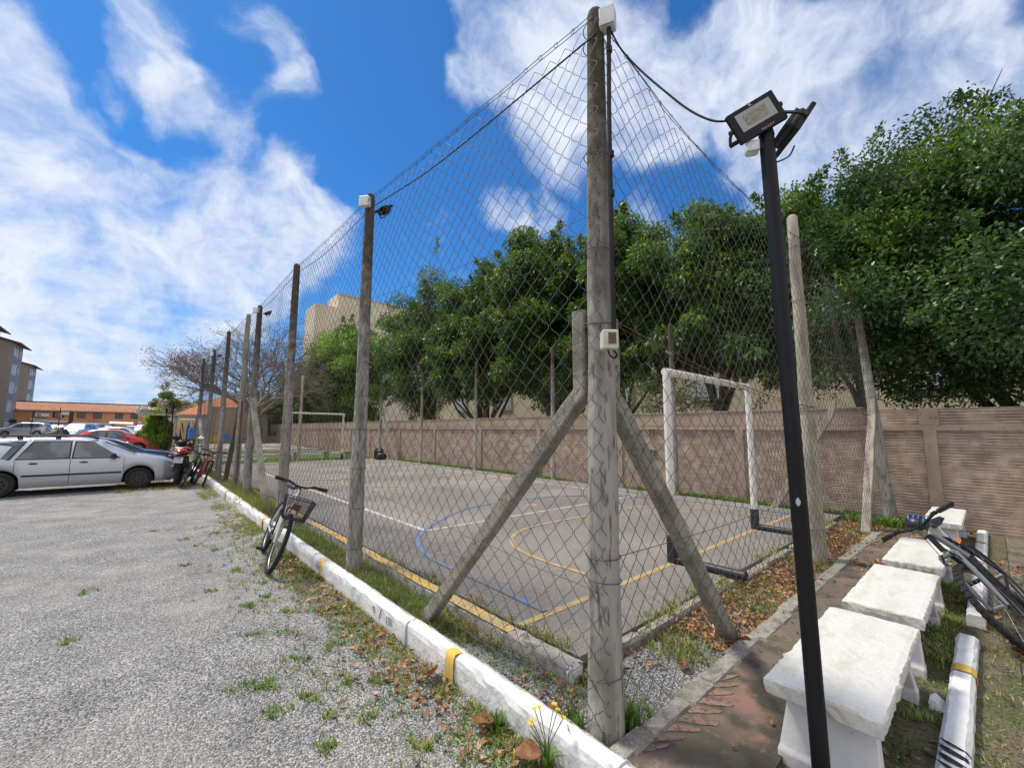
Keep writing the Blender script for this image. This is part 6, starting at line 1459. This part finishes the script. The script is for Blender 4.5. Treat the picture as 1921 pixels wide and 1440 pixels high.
b = MB(); b.ell((-.22, 0, .90), (.28, .15, .07), 12, 7); b.ell((-.52, 0, .98), (.20, .12, .06), 12, 7); b.build('seat', M['saddle'], mc)
b = MB(); b.ell((-.72, 0, .98), (.20, .15, .075), 14, 8); b.build('tail_fairing', M['red'], mc)
b = MB(); b.ell((-.89, 0, .965), (.05, .08, .035), 10, 6); b.build('tail_light', M['taillight'], mc)
b = MB(); b.box((-.90, 0, .72), (.03, .15, .36), bev=.01); b.box((-.82, 0, .58), (.05, .20, .40), bev=.02); b.build('mudguard', M['black_plastic'], mc)
b = MB(); b.box((-.93, 0, .74), (.008, .205, .175), bev=.003); pl = b.build('number_plate', M['white_plastic'], mc)
b = MB(); b.box((-.9355, 0, .808), (.003, .20, .028)); b.build('plate_band', mat('plate_blue', (.03, .08, .30), .5), pl)
b = MB()
for row, (zz, n_) in enumerate(((.765, 3), (.705, 4))):
    for k in range(n_):
        y = (k - (n_ - 1) / 2) * .044; b.box((-.9360, y, zz), (.003, .026, .008)); b.box((-.9360, y - .010, zz), (.0034, .007, .042)); b.box((-.9360, y + .010, zz + (.008 if k % 2 else -.006)), (.0034, .006, .03))
b.build('plate_characters', M['ink'], pl)
for s_ in (-1, 1):
    b = MB(); b.tube([(-.80, s_ * .08, .86), (-.84, s_ * .20, .86)], .008, 6); b.ell((-.85, s_ * .22, .86), (.03, .035, .022), 8, 6); b.build('indicator', M['amber'], mc)
    b = MB(); b.tube([(.42, 0, 1.05), (.38, s_ * .20, 1.08), (.30, s_ * .38, 1.10)], .013, 8); b.tube([(.33, s_ * .27, 1.09), (.27, s_ * .39, 1.10)], .02, 8); b.build('handlebar', M['charcoal'], mc)
    b = MB(); b.tube([(.34, s_ * .24, 1.09), (.36, s_ * .30, 1.28)], .006, 6); b.ell((.34, s_ * .33, 1.34), (.025, .11, .07), 12, 7); b.build('mirror', M['chrome'] if s_ < 0 else M['black_plastic'], mc)
b = MB(); b.tube([(.40, 0, 1.02), (.68, .06, .30)], .025, 8); b.tube([(.40, 0, 1.02), (.68, -.06, .30)], .025, 8); b.ell((.50, 0, 1.05), (.13, .12, .17), 12, 8); b.build('fork', M['black_plastic'], mc)
b = MB(); b.ell((-.05, 0, 1.17), (.14, .13, .11), 14, 9); setp(b.build('helmet', M['black_plastic']), 'black helmet resting on the motorcycle seat', 'helmet'); bpy.data.objects['helmet'].location = (1.10, 16.55, .07)
# bicycles parked by the motorcycle
bk3 = bicycle('black bicycle with a red frame leaning on the fence by the gate', 'bike_red', 'bike_black', steer=.25); bk3.matrix_basis = lean_matrix((1.52, 15.1, .03), (.12, -1), (1, 0), R_(14))
bk4 = bicycle('black bicycle propped between the motorcycle and the red-framed bicycle', 'bike_black', 'bike_black', steer=-.35); bk4.matrix_basis = lean_matrix((1.02, 15.5, .03), (-.35, -1), (1, 0), R_(22))
bk5 = bicycle('cream bicycle standing in front of the green shrub', 'bike_white', 'bike_white', steer=.3); bk5.matrix_basis = lean_matrix((1.15, 36.2, .15), (-.5, -1), (1, 0), R_(8))
b = MB(); b.box((1.45, 36.6, .62), (.42, .5, .9), bev=.06); b.cyl((1.45, 36.6, 1.12), .26, .10, 'Z', 12); setp(b.build('waste_bin', M['charcoal']), 'dark waste bin beside the cream bicycle', 'bin')
# ------------------------------------------------------------------ buildings
M['win_glass'] = mat('window_glass', (.05, .06, .07), .12, spec=.8)
M['shutter'] = mat('white_shutter', (.62, .62, .60), .6)
def box_part(name, root, c, d, m, bev=0.0): b = MB(); b.box(c, d, bev=bev); return b.build(name, m, root, True)
# grey apartment blocks at the left
M['apt_brown'] = mat('taupe_render', (.27, .235, .20), .9, [(.3, (.23, .20, .17), .45, .7)], coord='World')
M['apt_grey'] = mat('grey_render', (.30, .29, .295), .9, [(.4, (.26, .255, .26), .45, .7)], coord='World')
M['tile'] = mat('clay_roof_tile', (.13, .07, .06), .85, [(6, (.09, .05, .045), .5, .65)], coord='World')
M['apt_frame'] = mat('pale_window_surround', (.52, .52, .53), .7)
def apartment(label, x1, y0, depth, H=12.9, floors=5, wide=22, gg=.5):
    root = thing('apartment_block', label, 'building', (x1, y0, gg), group='grey apartment blocks')
    box_part('gable_wall', root, (x1 - wide / 2, y0 + .15, gg + H / 2), (wide - .02, .30, H), M['apt_brown'])
    box_part('facade', root, (x1 - .15, y0 + .3 + depth / 2, gg + H / 2), (.30, depth, H), M['apt_grey'])
    box_part('rear_wall', root, (x1 - wide / 2, y0 + depth + .45, gg + H / 2), (wide - .02, .30, H), M['apt_grey'])
    b = MB(); r0 = H + gg; mid = x1 - wide / 2; hgt = 3.2
    b.add([(x1, y0 + .005, r0), (x1 - wide, y0 + .005, r0), (mid, y0 + .005, r0 + hgt), (x1, y0 + .295, r0), (x1 - wide, y0 + .295, r0), (mid, y0 + .295, r0 + hgt)], [(0, 1, 2), (5, 4, 3), (0, 3, 4, 1), (1, 4, 5, 2), (2, 5, 3, 0)]); b.build('gable', M['apt_brown'], root, True)
    b = MB()
    for s_ in (-1, 1):
        e = mid + s_ * (wide / 2 + .8); dz = -hgt * .8 / (wide / 2)
        b.add([(mid, y0 - .5, r0 + hgt + .08), (e, y0 - .5, r0 + dz + .08), (e, y0 + depth + 1, r0 + dz + .08), (mid, y0 + depth + 1, r0 + hgt + .08), (mid, y0 - .5, r0 + hgt + .26), (e, y0 - .5, r0 + dz + .22), (e, y0 + depth + 1, r0 + dz + .22), (mid, y0 + depth + 1, r0 + hgt + .26)],
              [(0, 3, 2, 1), (4, 5, 6, 7), (0, 1, 5, 4), (1, 2, 6, 5), (2, 3, 7, 6), (3, 0, 4, 7)])
    b.build('roof', M['tile'], root, True)
    fh = H / floors
    ys_ = [y0 + .3 + depth * t for t in (.18, .42, .72)]
    for f in range(floors):
        for k, y in enumerate(ys_):
            z = gg + f * fh + 1.55
            if k == 2: w_, h_ = .55, .7
            else: w_, h_ = .85, 1.35
            fr = box_part('window', root, (x1 + .03, y, z), (.06, w_ + .24, h_ + .24), M['apt_frame'])
            b = MB(); b.box((x1 + .065, y, z), (.02, w_, h_)); pn = b.build('pane', M['shutter'] if k < 2 else M['win_glass'], fr)
            b = MB(); b.box((x1 + .08, y, z + h_ * .42), (.02, w_, h_ * .15)); pn = b.build('shutter_box', M['win_glass'], fr)
    box_part('plinth', root, (x1 - wide / 2 + .04, y0 + depth / 2, gg + .3), (wide + .04, depth + .7, .6), M['apt_brown'])
    return root
apartment('nearest grey apartment block, only its roof corner showing at the left edge', -13.6, 74.0, 5.6)
apartment('middle grey apartment block with two columns of white-framed windows', -13.75, 88.6, 6.2)
apartment('farthest grey apartment block in the row', -15.2, 112.0, 6.6, 12.2)
box = MB(); box.box((-13.35, 92.0, 2.6), (.7, .35, .5), bev=.03); setp(box.build('wall_lantern', M['charcoal']), 'dark lantern box on the corner of the middle apartment block', 'lantern')

# orange two-storey row house
M['orange'] = mat('orange_render', (.74, .37, .20), .85, [(.5, (.58, .26, .14), .45, .7), (3, (.46, .24, .15), .62, .75)], coord='World')
M['old_tile'] = mat('weathered_orange_tile', (.40, .17, .10), .9, [(1.2, (.24, .12, .08), .48, .62), (7, (.5, .25, .13), .52, .66)], [(3, .1)], coord='World', stretch=(3, 1, 1))
oh = thing('row_house', 'long orange two-storey row house at the far end of the car park', 'building', (-5, 95, .6))
box_part('wall', oh, (-3.5, 99.2, 2.45), (24, 8.0, 4.1), M['orange'])
b = MB(); b.add([(-15.7, 94.75, 4.35), (8.7, 94.75, 4.35), (8.7, 99.2, 5.75), (-15.7, 99.2, 5.75), (-15.7, 94.75, 4.22), (8.7, 94.75, 4.22), (8.7, 103.8, 4.22), (-15.7, 103.8, 4.22), (8.7, 103.8, 4.35), (-15.7, 103.8, 4.35)], [(0, 1, 2, 3), (3, 2, 8, 9), (4, 5, 1, 0), (1, 5, 6, 8, 2), (0, 3, 9, 7, 4), (9, 8, 6, 7), (4, 7, 6, 5)]); b.build('roof', M['old_tile'], oh, True)
box_part('eave_board', oh, (-3.5, 94.98, 4.22), (24.3, .3, .12), M['orange'])
box_part('roof_ridge', oh, (-3.5, 99.2, 5.78), (24.4, .4, .10), M['charcoal'])
for k, x in enumerate((-11.35, -9.3, -6.8, -4.95, -2.45, -.55)):
    wn_ = box_part('window', oh, (x, 95.17, 3.7), (.92 if k not in (1,) else 1.2, .10, .84), M['charcoal'])
    for s_ in (-1, 1):
        b = MB(); b.box((x + s_ * .21, 95.11, 3.7), (.36, .03, .72)); p = b.build('pane', M['shutter'] if k == 0 or (k == 1 and s_ > 0) else M['win_glass'], wn_)
box_part('stair_slot', oh, (-7.9, 95.15, 2.6), (.45, .14, 3.3), mat('dark_recess', (.10, .07, .06), .9))
for x, z in ((-10.65, 3.62), (-8.55, 3.92)): box_part('air_conditioner', oh, (x, 94.95, z), (.85, .35, .5), M['white_plastic'], .03)
b = MB(); b.cyl((-11.9, 94.9, 2.95), .26, .08, 'Y', 14); b.build('satellite_dish', M['shutter'], oh, True)
b = MB(); b.cyl((.2, 94.9, 2.65), .32, .08, 'Y', 14); b.build('satellite_dish', M['shutter'], oh, True)
GS = 'carport roofs in front of the orange row house'
for (x, y, w_, z, mm, lab) in [(-9.3, 88, 3.4, 2.4, 'charcoal', 'dark sloping carport roof in front of the orange house'), (-5.0, 89, 4.6, 2.15, 'charcoal', 'grey carport roof behind the parked vans'), (-1.9, 88, 2.7, 2.3, 'shutter', 'white slatted carport roof behind the white hatchback')]:
    c = thing('carport', lab, 'carport', (x, y, .66), group=GS)
    b = MB(); b.add([(-w_ / 2, -1.2, z - .66), (w_ / 2, -1.2, z - .76), (w_ / 2, 1.2, z - .45), (-w_ / 2, 1.2, z - .35), (-w_ / 2, -1.2, z - .54), (w_ / 2, -1.2, z - .64), (w_ / 2, 1.2, z - .33), (-w_ / 2, 1.2, z - .23)], [(0, 3, 2, 1), (4, 5, 6, 7), (0, 1, 5, 4), (1, 2, 6, 5), (2, 3, 7, 6), (3, 0, 4, 7)]); b.build('roof', M[mm], c)
    for sx in (-1, 1):
        for sy in (-1, 1): b = MB(); b.cyl((sx * (w_ / 2 - .1), sy * 1.1, (z - .72) / 2), .04, z - .72, 'Z', 6); b.build('post', M['charcoal'], c)
low = thing('garden_wall', 'low grey wall at the far side of the car park', 'wall', (-5, 92, .7)); box_part('wall', low, (-3.5, 92.5, 1.25), (22, .2, 1.3), M['apt_brown'])

# beige blocks behind the trees
M['beige'] = mat('beige_render', (.66, .58, .42), .9, [(.35, (.60, .52, .37), .45, .7)], coord='World')
M['beige_trim'] = mat('beige_trim', (.46, .40, .29), .9)
tb = thing('beige_block', 'tall beige windowless block with a stepped parapet above the trees', 'building', (31, 66, 0))
box_part('wall', tb, (31.1, 66.4, 10.0), (26.0, 4.8, 20.0), M['beige'])
box_part('upper_wall', tb, (33.2, 66.4, 21.1), (23.8, 4.7, 2.2), M['beige'])
box_part('parapet_band', tb, (33.2, 63.98, 22.1), (23.9, .14, .2), M['beige_trim'])
box_part('roof_parapet', tb, (33.9, 63.96, 18.3), (22.0, .08, .14), M['beige_trim'])
lb = thing('beige_block', 'long low beige block glimpsed behind the trees with white-framed windows', 'building', (20, 5, 0))
box_part('wall', lb, (26.1, 10.0, 2.95), (12, 56.0, 5.9), M['beige'])
box_part('parapet_band', lb, (20.05, 10.0, 5.95), (.24, 56.2, .18), M['beige_trim'])
for k, y in enumerate((-12, -7.5, -3.0, 1.55, 8.9, 13.5, 18.5, 23.5, 29, 34)):
    for z in (1.6, 3.75):
        w_ = box_part('window', lb, (20.06, y, z), (.10, 1.35, 1.15), M['shutter'])
        b = MB(); b.box((20.005, y, z), (.02, 1.1, .9)); p = b.build('pane', mat('pale_blind', (.56, .60, .66), .5) if k == 0 and z < 2 else bpy.data.materials['pale_blind'], w_)
# orange-roofed house and tan wall behind the playground
hs = thing('small_house', 'grey-walled house with a bright orange tiled roof behind the playground', 'building', (6, 54, .3))
box_part('wall', hs, (6.9, 54.5, 1.75), (7.8, 7.0, 2.9), mat('house_grey', (.42, .40, .38), .9))
b = MB(); b.add([(2.6, 50.6, 3.05), (11.2, 50.6, 3.05), (11.2, 58.4, 3.05), (2.6, 58.4, 3.05), (6.9, 53.6, 5.4), (6.9, 55.4, 5.4)], [(0, 1, 4), (1, 2, 5, 4), (2, 3, 5), (3, 0, 4, 5), (3, 2, 1, 0)]); b.build('roof', mat('orange_tile', (.62, .23, .11), .85, [(4, (.45, .17, .09), .5, .7)], coord='World'), hs, True)
gw = thing('slotted_wall', 'grey wall with tall pointed slots behind the pergola', 'wall', (3, 48, .3)); box_part('wall', gw, (2.9, 48.2, 1.45), (3.6, .2, 2.4), mat('light_grey_wall', (.45, .44, .42), .9))
for k in range(7):
    x = 1.6 + .46 * k; b = MB(); b.add([(x - .15, 48.08, .3), (x + .15, 48.08, .3), (x + .12, 48.08, 1.7), (x, 48.08, 2.3), (x - .12, 48.08, 1.7), (x - .15, 48.12, .3), (x + .15, 48.12, .3), (x + .12, 48.12, 1.7), (x, 48.12, 2.3), (x - .12, 48.12, 1.7)], [(0, 1, 2, 3, 4), (9, 8, 7, 6, 5)] + [(i, 5 + i, 5 + (i + 1) % 5, (i + 1) % 5) for i in range(5)]); b.build('slot', mat('slot_dark', (.05, .05, .05), 1) if k == 0 else bpy.data.materials['slot_dark'], gw, True)
tw = thing('tan_wall', 'tan end wall of a building behind the playground', 'building', (7.6, 47, .3)); box_part('wall', tw, (7.2, 47.4, 1.95), (4.8, .3, 3.5), mat('tan_render', (.40, .33, .25), .9, [(1, (.33, .27, .21), .45, .65)], coord='World'))

# pergola, lamp posts, playground
pg = thing('pergola', 'concrete-roofed pergola beside the green shrub', 'pergola', (1.6, 33.8, .1))
box_part('roof', pg, (1.75, 34.0, 2.52), (2.6, 2.0, .10), M['post_pale'])
for x, y in ((1.72, 33.2), (2.9, 33.2), (.75, 34.8), (2.9, 34.8)): b = MB(); b.cyl((x, y, 1.3), .07, 2.4, 'Z', 8); b.build('post', M['post_pale'], pg, True)
for (x, y, h, lab) in [(1.18, 31.2, 2.75, 'left one of two thin black garden lamp posts'), (1.33, 28.4, 2.95, 'right one of two thin black garden lamp posts')]:
    q = thing('garden_lamp', lab, 'lamp post', (x, y, .1), group='thin black garden lamp posts'); b = MB(); b.tube([(0, 0, 0), (0, 0, h - .3)], .03, 8); b.build('post', M['black_pole'], q)
    b = MB(); b.cyl((0, 0, h - .16), .06, .26, 'Z', 8); b.build('lantern', M['black_plastic'], q)
for (x, y, h, lab) in [(-9.9, 79, 3.2, 'thin dark pole in front of the orange house near the minivan'), (-7.6, 79, 3.7, 'taller thin dark pole in front of the orange house')]:
    q = thing('thin_pole', lab, 'pole', (x, y, .57)); b = MB(); b.tube([(0, 0, 0), (0, 0, h)], .045, 6); b.build('pole', M['black_pole'], q)
M['play_yellow'] = mat('yellow_play_paint', (.72, .42, .03), .5); M['play_blue'] = mat('blue_play_plastic', (.04, .16, .50), .4)
sg = thing('swing_set', 'yellow framed swing set with a blue slide in the playground', 'swing', (3.0, 41.5, .3))
b = MB(); b.tube([(2.45, 41.9, 2.38), (3.55, 41.2, 2.38)], .05, 8)
for (x, y) in ((2.45, 41.9), (3.55, 41.2)):
    for s_ in (-1, 1): b.tube([(x, y, 2.38), (x + s_ * .42, y + s_ * .7, .3)], .045, 8)
b.build('frame', M['play_yellow'], sg, True)
for t in (.35, .7):
    x, y = 2.45 + 1.1 * t, 41.9 - .7 * t; b = MB(); b.tube([(x, y, 2.36), (x - .1, y, .85)], .012, 5); b.tube([(x + .2, y, 2.36), (x + .15, y, .85)], .012, 5); b.box((x, y, .83), (.42, .2, .05)); b.build('swing_seat', M['black_plastic'], sg, True)
b = MB(); b.box((3.2, 40.8, 1.35), (.55, .5, .8), bev=.05); b.build('play_panel', M['play_blue'], sg, True)
sl = thing('slide', 'small blue and yellow slide on the pale sand', 'slide', (4.7, 36.2, .25))
b = MB(); b.add([(4.55, 36.6, 1.35), (4.85, 36.4, 1.35), (5.65, 35.7, .42), (5.35, 35.9, .42), (4.55, 36.6, 1.25), (4.85, 36.4, 1.25), (5.65, 35.7, .32), (5.35, 35.9, .32)], [(0, 1, 2, 3), (7, 6, 5, 4), (0, 4, 5, 1), (1, 5, 6, 2), (2, 6, 7, 3), (3, 7, 4, 0)]); b.build('chute', M['play_blue'], sl, True)
b = MB(); b.tube([(4.6, 36.7, .25), (4.6, 36.6, 1.7)], .04, 6); b.tube([(4.2, 36.9, .25), (4.3, 36.9, 1.2)], .04, 6); b.box((4.05, 37.0, 1.18), (1.1, .5, .06)); b.box((3.95, 37.0, .95), (.9, .4, .3)); b.build('platform', M['play_yellow'], sl, True)
GP = 'picnic benches in the playground'
for (x, y, lab) in [(3.3, 37.6, 'brown picnic bench left of the slide'), (2.3, 34.5, 'brown picnic bench near the pergola'), (6.0, 37.5, 'dark picnic bench right of the slide')]:
    q = thing('picnic_bench', lab, 'bench', (x, y, .25), group=GP); b = MB(); b.box((0, 0, .72), (1.3, .45, .06)); b.build('table_top', mat('brown_wood', (.13, .07, .04), .8), q)
    for s_ in (-1, 1): b = MB(); b.tube([(s_ * .5, 0, 0), (s_ * .5, 0, .70)], .05, 6); b.build('leg', M['charcoal'], q)
for (x0, x1, y, lab) in [(2.3, 5.0, 24.4, 'low white kerb on the lawn nearest the court'), (3.0, 9.8, 27.6, 'low white kerb crossing the middle of the lawn'), (2.4, 9.8, 33.0, 'low white kerb edging the playground sand')]:
    b = MB(); b.box(((x0 + x1) / 2, y, gz(y) + .15), (x1 - x0, .16, .16), bev=.02); setp(b.build('lawn_kerb', M['kerb']), lab, 'kerb', None, 'structure')
for (p0, p1) in [((1.72, 27.6), (1.72, 35.6)), ((1.72, 18.6), (1.72, 22.2))]:
    b = MB(); b.box(((p0[0] + p1[0]) / 2, (p0[1] + p1[1]) / 2, gz(p1[1]) * .6 + .10), (.18, p1[1] - p0[1], .24), bev=.03); setp(b.build('kerb', M['kerb']), kind='structure')
def simple_bench(label, cx, cy, L_, ang=0):
    q = thing('garden_bench', label, 'bench', (cx, cy, .115), ang, 'grey concrete benches behind the far goal')
    b = MB(); b.box((0, 0, .42), (L_, .36, .07), bev=.01); b.build('seat', M['post_pale'], q)
    for s_ in (-1, 1): b = MB(); b.box((s_ * (L_ / 2 - .3), 0, .19), (.22, .28, .40), taper=.85); b.build('leg', M['post_pale'], q)
simple_bench('grey concrete bench seen through the far goal', 6.9, 23.6, 2.1)
simple_bench('shorter grey concrete bench at the right of the far goal', 8.9, 22.95, 1.3)
b = MB(); b.box((9.5, 21.2, .42), (.35, .7, .62), bev=.12); b.ell((9.45, 20.8, .3), (.28, .25, .24), 10, 7); setp(b.build('rubbish_heap', M['black_plastic'], rough=.03), 'dark heap of rubbish bags against the wall behind the far goal', 'rubbish')
